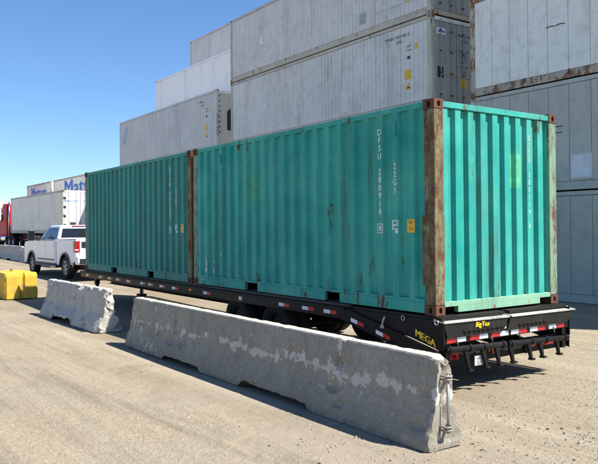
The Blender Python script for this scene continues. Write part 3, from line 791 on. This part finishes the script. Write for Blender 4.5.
    for (ya, yb) in ((.12, .30), (1.68, 1.80), (1.86, 2.20), (.92, 1.06)): B(MB().box(.0605, .075, ya, yb, .39, .46), 'tail_lamp', 'red_lens', bevel=.008)
    pl = B(MB().box(.15, .156, .49, .68, .305, .42), 'licence_plate', 'plate_grey')
    t = MB(); text_into(t, '4RT', .05, (.157, .585, .385), (0, 1, 0), (0, 0, 1)); text_into(t, '2219', .05, (.157, .585, .335), (0, 1, 0), (0, 0, 1)); B(t, 'plate_print', 'dark_ink', pl)
    # hinge pipes, collars and the row of feet
    for (ya, yb, z0, z1) in ((-.02, 1.06, .545, .512), (1.11, 2.38, .508, .475)):
        pp = B(MB().tube([(.165, ya, z0), (.165, yb, z1)], .036, 14), 'hinge_pipe', 'black_paint', smooth=True, angle=50)
        for q in (.05, .38, .62, .95):
            y = ya+(yb-ya)*q; B(MB().tube([(.165, y-.022, z0+(z1-z0)*q), (.165, y+.022, z0+(z1-z0)*q)], .047, 14), 'collar', 'black_paint', pp, smooth=True, angle=50)
        for q in (.22, .80):
            y = ya+(yb-ya)*q; B(MB().tube([(.14, y, .56), (.155, y-.03, .60), (.16, y-.05, .635)], .012, 6), 'spring_clip', 'steel', pp)
    for y in (.31, .62, .87, 1.14, 1.51, 1.75, 2.11):
        lg = B(MB().prism([(y-.04, .50), (y+.04, .50), (y+.075, .285), (y+.035, .285)], 'x', .155, .19), 'ramp_foot', 'black_paint', bevel=.006)
        B(MB().box(.148, .215, y+.025, y+.092, .262, .286), 'foot_pad', 'black_dusty', lg)
    # gooseneck ahead of the deck, landing jacks
    for y in (.86, 1.50):
        B(MB().prism([(X0-.001, .60), (X0-.001, .90), (-13.2, 1.62), (-15.0, 1.62), (-15.0, 1.42), (-13.35, 1.42)], 'y', y, y+.10), 'neck_beam', 'black_paint')
    B(MB().box(-14.95, -14.7, .96, 1.50, 1.45, 1.58), 'neck_cross', 'black_paint'); B(MB().tube([(-14.83, 1.22, 1.45), (-14.83, 1.22, .95)], .06, 12), 'coupler', 'black_paint')
    for y in (.55, 1.90):
        j = B(MB().box(-13.02, -12.90, y, y+.12, .45, 1.3), 'landing_jack', 'black_paint'); B(MB().box(-13.0, -12.92, y+.02, y+.10, .10, .46).box(-13.08, -12.84, y-.05, y+.17, gz(-13, 1)+.0, .101), 'jack_foot', 'black_dusty', j)
    B(MB().box(X0-.5, X0-.001, .5, 2.1, .62, .72), 'front_cross', 'black_paint')
    B(MB().box(X0-.02, X0+.001, -.06, 2.50, .73, .885), 'front_rail', 'black_paint')
trailer()

# ------------------------------------------------------------------ concrete barriers
def barrier(name, label, x0, x1, yc, mat, base=.305, H=.815, rough=.006, edge=.02, notches=(), craters=(), seed=0, step=.022, ang=0, z=0., broken=0., pins=True, group=None):
    r = thing(name, label, 'barrier', ((x0+x1)/2, yc, z), ang, group=group)
    Lh = (x1-x0)/2; nx = max(8, int((x1-x0)/step))
    P = [(base, 0), (base, .075), (.135, .36), (.082, H-.02), (.070, H)]
    prof = []
    for i in range(len(P)-1):
        n_ = [3, 12, 14, 2][i]
        for k in range(n_):
            t = k/n_; prof.append((P[i][0]+(P[i+1][0]-P[i][0])*t, P[i][1]+(P[i+1][1]-P[i][1])*t))
    prof.append(P[-1]); prof.append((.035, H+.001)); prof.append((0, H+.002))
    full = [(-a, b) for a, b in prof]+[(a, b) for a, b in reversed(prof[:-1])]
    m = len(full); v = []
    def disp(x, y, zz, fy):
        q = Vector((x*3+seed*7.7, y*3, zz*3))
        d = noise.fractal(q*3, .8, 2.2, 5)*rough+noise.noise(q*9)*rough*.35
        # edge chipping at ends and along the top arris and the toe
        e = max(0, 1-(Lh-abs(x))/.10); e = e*e
        c = max(0., noise.noise(Vector((x*5+seed, y*6, zz*9+3)))-.05)
        d -= e*(c*edge*5+edge*.35)
        if zz > H-.05: d -= max(0, noise.noise(Vector((x*4.3+seed*3, 1, y*20)))-.28)*edge*1.8
        # spalls: steep-sided breaks, mostly at the ends, arrises and foot
        sp_ = noise.noise(Vector((x*3.3+seed, y*4, zz*4.2)))+.45*noise.noise(Vector((x*9+seed, y*9, zz*11)))
        zone = e*.55+(.22 if zz > H-.06 else 0)+(.30 if zz < .12 else 0)
        amt = broken if broken else .018
        d -= amt*sstep(.52, .64, sp_+zone*(1. if broken else .55))*(1+.5*noise.noise(Vector((x*17, y*17, zz*17))))
        if broken: d += .010*noise.noise(Vector((x*8+seed, y*1.5, zz*1.2)))*(1 if zz < .40 else .3)
        for (cx, cz, rx, rz, dep) in craters:
            if fy < 0:
                g = ((x-cx)/rx)**2+((zz-cz)/rz)**2
                g += .5*noise.noise(Vector((x*14, zz*14, seed)))
                if g < 1: d -= dep*(1-max(0, g)**2)
        return d
    for i in range(nx+1):
        x = -Lh+2*Lh*i/nx
        for j, (y, zz) in enumerate(full):
            a = full[max(0, j-1)]; b = full[min(m-1, j+1)]
            nrm = Vector((0, -(b[1]-a[1]), (b[0]-a[0]))).normalized()
            d = disp(x, y, zz, y)
            lift = 0
            for (na, nb_, nh) in notches:
                k = min(1, max(0, (x-na)/.10))*min(1, max(0, (nb_-x)/.06)); lift = max(lift, k*nh*(1+.35*noise.noise(Vector((x*6, seed, 0)))))
            zz2 = zz+nrm.z*d
            if zz < .30: zz2 += lift*(1-zz/.30)
            ex = x
            if i in (0, nx): ex += (1 if i == 0 else -1)*max(0, noise.noise(Vector((y*9, zz*7, seed+i)))+.1)*edge*.6
            v.append((ex, y+nrm.y*d, zz2))
    f = [(i*m+j, (i+1)*m+j, (i+1)*m+j+1, i*m+j+1) for i in range(nx) for j in range(m-1)]
    mb = MB().add(v, f)
    # ends: inner ring with a shallow key recess
    for i, s in ((0, 1), (nx, -1)):
        ring = v[i*m:(i+1)*m]; cx = sum(p[0] for p in ring)/m
        half = m//2
        vs = list(ring); fs = []
        mids = []
        for j in range(half+1):
            a = ring[j]; b = ring[m-1-j]; mids.append(((a[0]+b[0])/2+s*(.035 if 2 < j < half-3 else 0), (a[1]+b[1])/2, (a[2]+b[2])/2))
        q1 = [tuple(Vector(ring[j]).lerp(Vector(mids[j]), .45)) if True else 0 for j in range(half+1)]
        q1 = [(ring[j][0]+s*.004, q1[j][1], q1[j][2]) for j in range(half+1)]
        q2 = [(ring[m-1-j][0]+s*.004, 2*mids[j][1]-q1[j][1], q1[j][2]) for j in range(half+1)]
        n0 = len(vs); vs += q1+mids+q2; h1 = half+1
        for j in range(half):
            fs += [(j, j+1, n0+j+1, n0+j), (n0+j, n0+j+1, n0+h1+j+1, n0+h1+j), (n0+h1+j, n0+h1+j+1, n0+2*h1+j+1, n0+2*h1+j), (n0+2*h1+j, n0+2*h1+j+1, m-2-j, m-1-j)]
        mb.add(vs, fs)
    mb.f.append(tuple([i*m for i in range(nx+1)]+[i*m+m-1 for i in range(nx, -1, -1)]))
    body = mb.build('concrete_body', mat, r, smooth=True, angle=38)
    if pins:
        for s in ((1,) if pins == 'right' else (1, -1)):
            x = s*(Lh+.035)
            MB().tube([(x, 0, .14), (x, 0, .66)], .013, 8).build('connecting_pin', 'galvanised', r, smooth=True)
            for zz in (.17, .62):
                MB().tube([(x-s*.10, -.05, zz), (x, -.045, zz), (x+s*.028, -.02, zz), (x+s*.028, .02, zz), (x, .045, zz), (x-s*.10, .05, zz)], .010, 6).build('steel_loop', 'old_steel', r, smooth=True)
                MB().tube([(x-s*.10, -.05, zz+.03), (x, -.045, zz+.03), (x+s*.028, -.02, zz+.03), (x+s*.028, .02, zz+.03), (x, .045, zz+.03), (x-s*.10, .05, zz+.03)], .010, 6).build('steel_loop', 'old_steel', r, smooth=True)
    return r
cx = (-5.40+1.40)/2
barrier('concrete_barrier', 'long dark grey concrete barrier with flaking pale patches in the foreground', -5.40, 1.40, -1.455, 'barrier_grey', base=.232, rough=.0028, edge=.022, seed=1,
        notches=((-3.95-cx, -2.75-cx, .065), (-1.75-cx, -.30-cx, .075)),
        craters=((.076-cx, .565, .05, .085, .06), (.03-cx, .31, .11, .06, .05), (-3.7-cx, .52, .05, .14, .03), (-3.8-cx, .28, .14, .09, .045), (.15-cx, .17, .10, .045, .035), (1.22-cx, .20, .12, .06, .03), (-2.9-cx, .62, .05, .05, .02), (-1.9-cx, .50, .05, .10, .02), (-4.4-cx, .30, .08, .06, .03)), pins='right')
barrier('concrete_barrier', 'short broken pale grey concrete barrier between the yellow block and the long barrier', -10.55, -7.0, -1.37, 'barrier_old', base=.275, H=.83, rough=.007, edge=.045, seed=5, broken=.07, ang=math.radians(1.5), pins=False,
        notches=((-.9, .35, .10),), craters=((-.15, .52, .05, .10, .04), (-1.35, .78, .06, .07, .05), (-1.0, .78, .06, .07, .05), (.9, .25, .15, .1, .04)))
barrier('concrete_barrier', 'pale grey concrete barrier at the far left edge, below the red truck tractor', -39.2, -33.1, 3.75, 'barrier_far', seed=8, z=gz(-36, 3.7)-.01, step=.08, edge=.03, pins=False, group='far barriers along the lane', notches=((-1.5, -.6, .09), (.6, 1.5, .09)))
barrier('concrete_barrier', 'pale grey concrete barrier in the distance directly behind the front wheel of the white pickup', -33.0, -26.9, 3.75, 'barrier_far', seed=9, z=gz(-30, 3.7)-.01, step=.08, edge=.03, pins=False, group='far barriers along the lane', notches=((-1.5, -.6, .09), (.6, 1.5, .09)))

def yellow_block():
    r = thing('concrete_block', 'yellow painted concrete block at the left edge, grooved end lit by the sun', 'block', (-15.1, -1.17, gz(-15.1, -1.2)))
    # plan outline with a vertical key groove in the end facing the trailer
    pl = [(-.95, -.46), (.90, -.46), (.97, -.40), (.97, -.06), (.90, -.01), (.90, .05), (.97, .10), (.97, .42), (.92, .46), (-.95, .46)]
    mb = MB(); nz = 10
    ring = []
    for i in range(len(pl)):
        a = Vector(pl[i]); b = Vector(pl[(i+1) % len(pl)]); k = max(1, int((b-a).length/.06))
        for q in range(k): ring.append(a.lerp(b, q/k))
    m = len(ring); v = []
    for j in range(nz+1):
        z = .72*j/nz; ins = .0 if j < nz else .02
        for p in ring:
            d = 1-ins/.5; q = Vector((p.x*d, p.y*d, z)); nn = noise.fractal(Vector((p.x*4, p.y*4, z*4)), .8, 2, 4)*.014
            chip = max(0, noise.noise(Vector((p.x*5, p.y*5, z*5+2)))-.2)*(.07 if (j in (0, nz) or abs(abs(p.y)-.46) < .02 and p.x > .8) else .01)
            s = 1+nn-chip; v.append((q.x*(1+(s-1)*.6), q.y*s, z-(chip*.4 if j == nz else -chip*.3 if j == 0 else 0)))
    f = [(j*m+i, j*m+(i+1) % m, (j+1)*m+(i+1) % m, (j+1)*m+i) for j in range(nz) for i in range(m)]
    f += [tuple(range(nz*m, nz*m+m)), tuple(range(m-1, -1, -1))]
    mb.add(v, f).build('block_body', 'yellow_concrete', r, smooth=True, angle=40)
    MB().tube([(-.3, 0, .70), (-.3, 0, .755), (-.2, 0, .775), (-.1, 0, .755), (-.1, 0, .70)], .014, 8).build('lifting_loop', 'rusty_steel', r, smooth=True)
yellow_block()

# ------------------------------------------------------------------ white pickup
def pickup():
    xa = -21.85; yc = 2.80; z0 = gz(-21.8, 2.6)
    r = thing('pickup_truck', 'white crew-cab pickup truck parked just beyond the green containers', 'pickup', (xa, yc, z0), math.pi+math.radians(1.7), ry=0)
    def B(mb, name, mat, parent=None, **k): return mb.build(name, mat, parent or r, **k)
    hw = 1.01; fx, rx = 2.03, -2.03; R = .53; az = .44
    def arch(c, n=12, R=R): return [(c+R*math.cos(math.pi*k/n), az+R*math.sin(math.pi*k/n)) for k in range(n+1)]
    # front: hood, fenders, doors up to the cab back
    side = [(3.02, .60), (3.08, .95), (3.06, 1.22), (2.96, 1.36), (2.2, 1.42), (1.25, 1.475), (-1.03, 1.47), (-1.03, .50)]
    a = [p for p in arch(fx)]
    poly = side+[(1.42, .50)]+list(reversed(a))+[(2.60, .60)]
    poly = [p for i, p in enumerate(poly) if i == 0 or (abs(p[0]-poly[i-1][0])+abs(p[1]-poly[i-1][1])) > .01]
    body = MB().prism(poly, 'y', -hw, hw)
    body = B(body, 'cab_body', 'truck_white', bevel=.045, seg=3)
    # bed: two walls with arch, floor, tailgate, bulkhead
    bp = [(-1.06, .50), (-1.06, 1.485), (-3.16, 1.50), (-3.16, .70), (-2.62, .62)]+arch(rx)[::-1]+[(-1.45, .50)]
    bp = [(-1.06, .50), (-1.06, 1.485), (-3.16, 1.50), (-3.16, .70), (-2.60, .62)]+[(rx+R*math.cos(math.pi-math.pi*k/12), az+R*math.sin(math.pi*k/12)) for k in range(13)]
    bp = bp[:4]+[(-2.62, .62)]+[(rx-R*math.cos(math.pi*k/12), az+R*math.sin(math.pi*k/12)) for k in range(13)]+[(-1.40, .50)]
    for s in (1, -1):
        B(MB().prism(bp, 'y', s*(hw-.02), s*(hw-.16)), 'bed_side', 'truck_white', bevel=.03, seg=2)
        B(MB().box(-3.15, -1.07, min(s*.83, s*.99), max(s*.83, s*.99), 1.497, 1.515), 'bed_rail_cap', 'dark_plastic', bevel=.006)
    B(MB().box(-3.12, -1.07, -.85, .85, .95, 1.0), 'bed_floor', 'dark_plastic')
    tg = B(MB().box(-3.19, -3.10, -.845, .845, .85, 1.50), 'tailgate', 'truck_white', bevel=.02)
    B(MB().box(-3.20, -3.189, -.22, .22, 1.30, 1.37), 'tailgate_handle', 'dark_plastic', tg)
    t = MB(); text_into(t, 'GMC', .20, (-3.1925, 0, 1.12), (0, -1, 0), (0, 0, 1), 1.2, bold=2); B(t, 'tailgate_letters', 'tape_red', tg)
    # greenhouse
    zb, zt = 1.465, 2.045
    bot = [(1.32, -.93), (1.32, .93), (-1.02, .93), (-1.02, -.93)]; top = [(.42, -.74), (.42, .74), (-.80, .74), (-.80, -.74)]
    mb = MB(); mb.add([(x, y, zb-.03) for x, y in bot]+[(x, y, zt-.055) for x, y in top]+[(.30, -.66, zt), (.30, .66, zt), (-.74, .66, zt), (-.74, -.66, zt)],
        [(0,1,5,4), (1,2,6,5), (2,3,7,6), (3,0,4,7), (3,2,1,0), (4,5,9,8), (5,6,10,9), (6,7,11,10), (7,4,8,11), (8,9,10,11)])
    cab = B(mb, 'cab_roof', 'truck_white', bevel=.03, seg=2)
    h = (zt-.055)-(zb-.03)
    def P(t, sx, fz):   # t along x 0 front ..1 back on the side; fz 0..1 up
        xb = 1.32+(-1.02-1.32)*t; xt = .42+(-.80-.42)*t
        return (xb+(xt-xb)*fz, sx*(.93+(.74-.93)*fz), zb-.03+h*fz)
    for s in (1, -1):
        for (t0, t1, t0t) in ((.16, .575, .06), (.615, .925, .60)):
            q = [P(t0, s, .10), P(t1, s, .10), P(t1 if t1 < .9 else .90, s, .92), P(t0t if t0 < .3 else t0, s, .92)]
            nrm = Vector((0, s*.95, .31)); mb = MB()
            v = [Vector(p)+nrm*.012 for p in q]+[Vector(p)-nrm*.01 for p in q]; mb.add(v, [(0,1,2,3), (7,6,5,4), (0,4,5,1), (1,5,6,2), (2,6,7,3), (3,7,4,0)])
            B(mb, 'side_window', 'side_glass', cab)
    def glass(q, nrm, name, mat):
        nrm = Vector(nrm).normalized(); v = [Vector(p)+nrm*.012 for p in q]+[Vector(p)-nrm*.01 for p in q]
        return B(MB().add(v, [(0,1,2,3), (7,6,5,4), (0,4,5,1), (1,5,6,2), (2,6,7,3), (3,7,4,0)]), name, mat, cab)
    def Q(front, sy, fz):
        xb, xt = (1.32, .42) if front else (-1.02, -.80)
        return (xb+(xt-xb)*fz, sy*(.93+(.74-.93)*fz), zb-.03+h*fz)
    glass([Q(True, -.9, .10), Q(True, .9, .10), Q(True, .9, .93), Q(True, -.9, .93)], (.53, 0, .85), 'windshield', 'tint_glass')
    glass([Q(False, -.87, .20), Q(False, .87, .20), Q(False, .86, .85), Q(False, -.86, .85)], (-.93, 0, .37), 'rear_window', 'tint_glass')
    B(MB().box(-.83, -.79, -.28, .28, 1.985, 2.02), 'brake_light', 'red_lens', cab)
    B(MB().tube([(.0, .5, 2.04), (.02, .5, 2.08)], .02, 6).box(.05, .12, -.05, .05, 2.044, 2.075), 'roof_antenna', 'dark_plastic', cab)
    # doors: seams, handles, trim, mirrors, arches, steps
    for s in (1, -1):
        Y = lambda a: s*(hw+a)
        def bx(x0, x1, ya, yb, za, zb_): return MB().box(x0, x1, min(Y(ya), Y(yb)), max(Y(ya), Y(yb)), za, zb_)
        for (xa_, xb_, arch_) in ((.135, 1.19, 0), (-.925, .115, 1)):
            pl_ = [(xa_, .60), (xb_, .60), (xb_, 1.43), (xa_, 1.43)]
            dr = MB().prism(pl_, 'y', min(Y(-.03), Y(.014)), max(Y(-.03), Y(.014))); dr = B(dr, 'door', 'truck_white', bevel=.012)
            xh = xa_+.15 if True else 0
            B(bx(xh-.11, xh+.11, .012, .045, 1.19, 1.235), 'door_handle', 'chrome', dr, bevel=.01)
            B(bx(xa_+.02, xb_-.02, .013, .021, .66, .72), 'door_moulding', 'dark_plastic', dr)
        B(bx(-1.03, 1.40, -.03, .005, .50, .575), 'rocker_panel', 'dark_plastic', bevel=.01)
        B(bx(-1.0, 1.25, -.004, .006, 1.452, 1.472), 'belt_trim', 'dark_plastic', body)
        B(bx(1.30, 1.62, -.002, .012, 1.12, 1.20), 'fender_badge', 'chrome', body)
        B(bx(-1.35, 1.35, -.05, .10, .43, .50), 'side_step', 'dark_plastic', bevel=.02)
        for c in (fx, rx):
            o = []; n_ = 14
            outer = [(c+(R+.055)*math.cos(math.pi*k/n_), az-.02+(R+.055)*math.sin(math.pi*k/n_)) for k in range(n_+1)]
            inner = [(c+(R-.015)*math.cos(math.pi*k/n_), az-.02+(R-.015)*math.sin(math.pi*k/n_)) for k in range(n_, -1, -1)]
            mb = MB(); ya, yb = Y(-.10), Y(.018); oi = outer+inner; n2 = len(outer)
            v = [(p[0], ya, p[1]) for p in oi]+[(p[0], yb, p[1]) for p in oi]; N2 = len(oi); fs = []
            for k in range(n2-1):
                a0, a1, b0, b1 = k, k+1, N2-1-k, N2-2-k
                fs += [(a0, a1, b1, b0), (N2+a0, N2+b0, N2+b1, N2+a1), (a0, N2+a0, N2+a1, a1), (b0, b1, N2+b1, N2+b0)]
            mb.add(v, fs); B(mb, 'wheel_arch_flare', 'dark_plastic')
            # wheel
            cc = (c, s*.86, .43); hw_ = .135
            wh = B(MB().lathe([(.26, -hw_*.8), (.245, hw_*.75*s), (.10, hw_*.55*s), (.03, hw_*.6*s), (.03, -hw_*.3*s), (.24, -hw_*.6*s)], cc, 'y', 28), 'wheel', 'dark_plastic', smooth=True, angle=40)
            B(MB().lathe([(.26, -hw_*.8), (.29, -hw_), (.38, -hw_), (.42, -hw_*.75), (.43, -hw_*.4), (.43, hw_*.4), (.42, hw_*.75), (.38, hw_), (.29, hw_), (.26, hw_*.8)], cc, 'y', 36), 'tyre', 'rubber', wh, smooth=True)
            mb = MB()
            for k in range(6):
                an = k*math.pi/3+.3; ca, sa = math.cos(an), math.sin(an); px, pz = -sa*.035, ca*.035
                yo, yi = s*(.86+hw_*.80), s*(.86+hw_*.55)
                pts = [(c+ca*.05+px, .43+sa*.05+pz), (c+ca*.25+px*.8, .43+sa*.25+pz*.8), (c+ca*.25-px*.8, .43+sa*.25-pz*.8), (c+ca*.05-px, .43+sa*.05-pz)]
                mb.prism(pts, 'y', yi, yo)
            mb.lathe([(.235, s*hw_*.7), (.262, s*hw_*.75), (.262, s*hw_*.88), (.235, s*hw_*.86)], cc, 'y', 28)
            mb.lathe([(.0, s*hw_*.6), (.065, s*hw_*.6), (.06, s*hw_*.9), (.0, s*hw_*.95)], cc, 'y', 14)
            B(mb, 'rim', 'alloy', wh, smooth=True, angle=35)
        # towing mirror
        mr = MB(); mr.box(1.02, 1.14, min(s*1.18, s*1.44), max(s*1.18, s*1.44), 1.42, 1.86); m_ = B(mr, 'mirror', 'dark_plastic', bevel=.03)
        B(MB().tube([(1.12, s*.93, 1.50), (1.09, s*1.2, 1.54)], .035, 8).tube([(1.12, s*.93, 1.56), (1.09, s*1.2, 1.62)], .03, 8).box(.98, 1.18, min(s*.92, s*1.10), max(s*.92, s*1.10), 1.42, 1.56), 'mirror_arm', 'dark_plastic', m_)
        B(MB().box(1.012, 1.019, min(s*1.21, s*1.41), max(s*1.21, s*1.41), 1.47, 1.82), 'mirror_glass', 'tint_glass', m_)
        tl = B(MB().box(-3.185, -2.93, min(s*.86, s*1.006), max(s*.86, s*1.006), 1.02, 1.44), 'tail_light', 'red_lens', bevel=.025)
        B(MB().box(-3.19, -2.99, min(s*.90, s*1.011), max(s*.90, s*1.011), 1.10, 1.14), 'reverse_lamp', 'tape_white', tl)
        B(MB().box(2.88, 3.075, min(s*.62, s*.99), max(s*.62, s*.99), 1.02, 1.24), 'headlight', 'chrome', bevel=.02)
    gr = B(MB().box(3.0, 3.095, -.60, .60, .80, 1.27), 'grille', 'chrome', bevel=.02)
    for k in range(5): B(MB().box(3.09, 3.11, -.55, .55, .84+k*.085, .88+k*.085), 'grille_bar', 'dark_plastic', gr)
    B(MB().box(2.85, 3.16, -.99, .99, .48, .72), 'front_bumper', 'truck_white', bevel=.04)
    rb = B(MB().prism([(-3.10, .58), (-3.36, .58), (-3.40, .66), (-3.40, .86), (-3.10, .90)], 'y', -1.0, 1.0), 'rear_bumper', 'truck_white', bevel=.02)
    for s in (1, -1): B(MB().box(-3.408, -3.39, min(s*.42, s*.93), max(s*.42, s*.93), .60, .80), 'bumper_insert', 'dark_plastic', rb)
    B(MB().box(-3.405, -3.39, -.30, .30, .68, .82), 'licence_recess', 'dark_plastic', rb)
    B(MB().box(-3.0, 2.9, -.55, .55, .40, .62).box(-1.0, 1.3, -.9, .9, .45, .52), 'chassis', 'dark_inner')
    B(MB().tube([(rx, -.8, .43), (rx, .8, .43)], .07, 10).tube([(fx, -.8, .43), (fx, .8, .43)], .05, 10), 'axle', 'dark_inner')
    B(MB().box(-3.0, -2.2, .40, .52, .34, .44), 'exhaust', 'rusty_steel')
pickup()

# ------------------------------------------------------------------ far truck with a white container on its chassis
def far_rig(x1, y0, lab_c, lab_t, tractor, tint):
    z0 = gz(x1-5, 7.5)
    r = thing('container_chassis', lab_t[0], 'semi trailer', (x1, y0+W/2, z0))
    for y in (-.45, .45): MB().box(-13.8, -.05, y-.07, y+.07, 1.0, 1.33).build('chassis_beam', 'black_dusty', r)
    for x in (-.15, -4.5, -9, -13.6): MB().box(x-.08, x+.08, -1.2, 1.2, 1.08, 1.36).build('bolster', 'black_dusty', r)
    MB().box(-.10, -.04, -1.2, 1.2, .55, .70).build('rear_guard', 'tape_red', r)
    for x in (-1.2, -2.45):
        for s in (-1, 1):
            wh = MB().lathe([(.28, -.2), (.26, .2), (.08, .1), (.08, -.1)], (x, s*.98, .51), 'y', 20).build('wheel', 'galvanised', r)
            MB().lathe([(.28, -.26), (.46, -.27), (.51, -.2), (.51, .2), (.46, .27), (.28, .26)], (x, s*.98, .51), 'y', 28).build('tyre', 'rubber', wh, smooth=True)
    for s in (-1, 1): MB().box(-8.6, -8.45, s*.6-.07, s*.6+.07, .05, 1.05).build('landing_leg', 'black_dusty', r)
    c = reefer((x1, y0, z0+1.362), lab_c, tint, 'frame_rust' if tint == 'reefer_grey' else 'frame_grey', L=13.716, npan=22, end='doors', ribs=2, castm='frame_rust', group='containers on road chassis at the left')
    door_far(c)
    if tractor:
        t = thing('semi_tractor', lab_t[1], 'truck', (x1-16.1, y0+W/2+.05, gz(x1-16, 8)), math.pi)
        # local x forward (towards -X)
        MB().prism([(-.3, 1.05), (-.3, 3.75), (.9, 3.80), (1.6, 3.3), (1.75, 2.45), (3.1, 2.15), (3.25, 1.75), (3.25, .75), (1.6, .75), (1.5, 1.05)], 'y', -1.15, 1.15).build('cab', 'truck_red', t, bevel=.08, seg=3)
        for s in (-1, 1):
            MB().box(.95, 1.5, min(s*1.14, s*1.16), max(s*1.14, s*1.16), 2.3, 3.0).build('side_window', 'side_glass', t)
            MB().tube([(-.45, s*.95, 1.0), (-.45, s*.95, 3.9)], .08, 10).build('exhaust_stack', 'chrome', t, smooth=True)
            MB().box(1.75, 1.9, min(s*1.25, s*1.5), max(s*1.25, s*1.5), 2.2, 2.9).build('mirror', 'dark_plastic', t)
            MB().tube([(-.2, s*.95, .75), (1.4, s*.95, .75)], .30, 16).build('fuel_tank', 'chrome', t, smooth=True, angle=50)
            for x in (2.45, -1.3, -2.6):
                wh = MB().lathe([(.28, -.2), (.26, .2), (.08, .1), (.08, -.1)], (x, s*.98, .51), 'y', 20).build('wheel', 'galvanised', t)
                MB().lathe([(.28, -.2), (.46, -.21), (.51, -.16), (.51, .16), (.46, .21), (.28, .2)], (x, s*.98, .51), 'y', 28).build('tyre', 'rubber', wh, smooth=True)
        MB().box(-3.2, 2.9, -.45, .45, .75, 1.0).build('frame', 'truck_red', t)
        MB().box(-2.3, -1.4, -.5, .5, 1.0, 1.15).build('fifth_wheel', 'black_dusty', t)
        MB().prism([(1.8, 2.05), (1.3, 2.4), (1.65, 3.2), (1.80, 2.46)], 'y', -1.0, 1.0).build('windshield', 'tint_glass', t)
        MB().box(3.2, 3.32, -.7, .7, .95, 1.75).build('grille', 'chrome', t)
        MB().box(3.1, 3.4, -1.2, 1.2, .45, .75).build('bumper', 'chrome', t)
        MB().box(-.50, -.31, -1.0, 1.0, 1.3, 1.9).build('headache_rack', 'chrome', t)
def door_far(r):
    H = 2.896
    MB().box(-.075, -.012, .14, W-.14, H-.15, H-.03).build('door_header', 'reefer_clean', r)
    MB().box(-.075, -.012, .14, W-.14, .02, .16).build('door_sill', 'frame_grey', r)
    MB().box(-.085, -.06, .13, W-.13, .15, H-.14).build('door_gasket', 'gasket', r)
    for k in range(2):
        y0 = .15+k*1.084; d = MB().box(-.062, -.03, y0, y0+1.05, .18, H-.165).build('door', 'reefer_clean', r)
        for q in (.30, .80): MB().tube([(-.012, y0+q, .10), (-.012, y0+q, H-.09)], .025, 8).build('lock_rod', 'reefer_grey', d)
        for z in (.5, 1.1, 1.7, 2.3):
            ye = y0 if k == 0 else y0+1.05; MB().box(-.045, .012, ye-.09, ye+.09, z, z+.13).build('hinge', 'dark_plastic', d)
    t = MB(); text_into(t, 'MATU 256', .20, (-.027, .60, 2.15), (0, 1, 0), (0, 0, 1), bold=3); text_into(t, '1 4', .20, (-.027, 1.55, 2.15), (0, 1, 0), (0, 0, 1), bold=3); t.build('door_print', 'blue_ink', r)
    MB().box(-.029, -.026, .5, .9, .35, .75).build('door_plate', 'dark_ink', r)
far_rig(-39.2, 7.9, 'plain pale grey container on a road chassis behind the white pickup', ('black road chassis carrying the pale grey container behind the pickup', 'red semi truck tractor at the far left edge'), True, 'reefer_warm')
far_rig(-63.5, 8.6, 'white container on a road chassis at the far left edge, behind the red tractor', ('black road chassis under the white container at the far left edge',), False, 'reefer_clean')
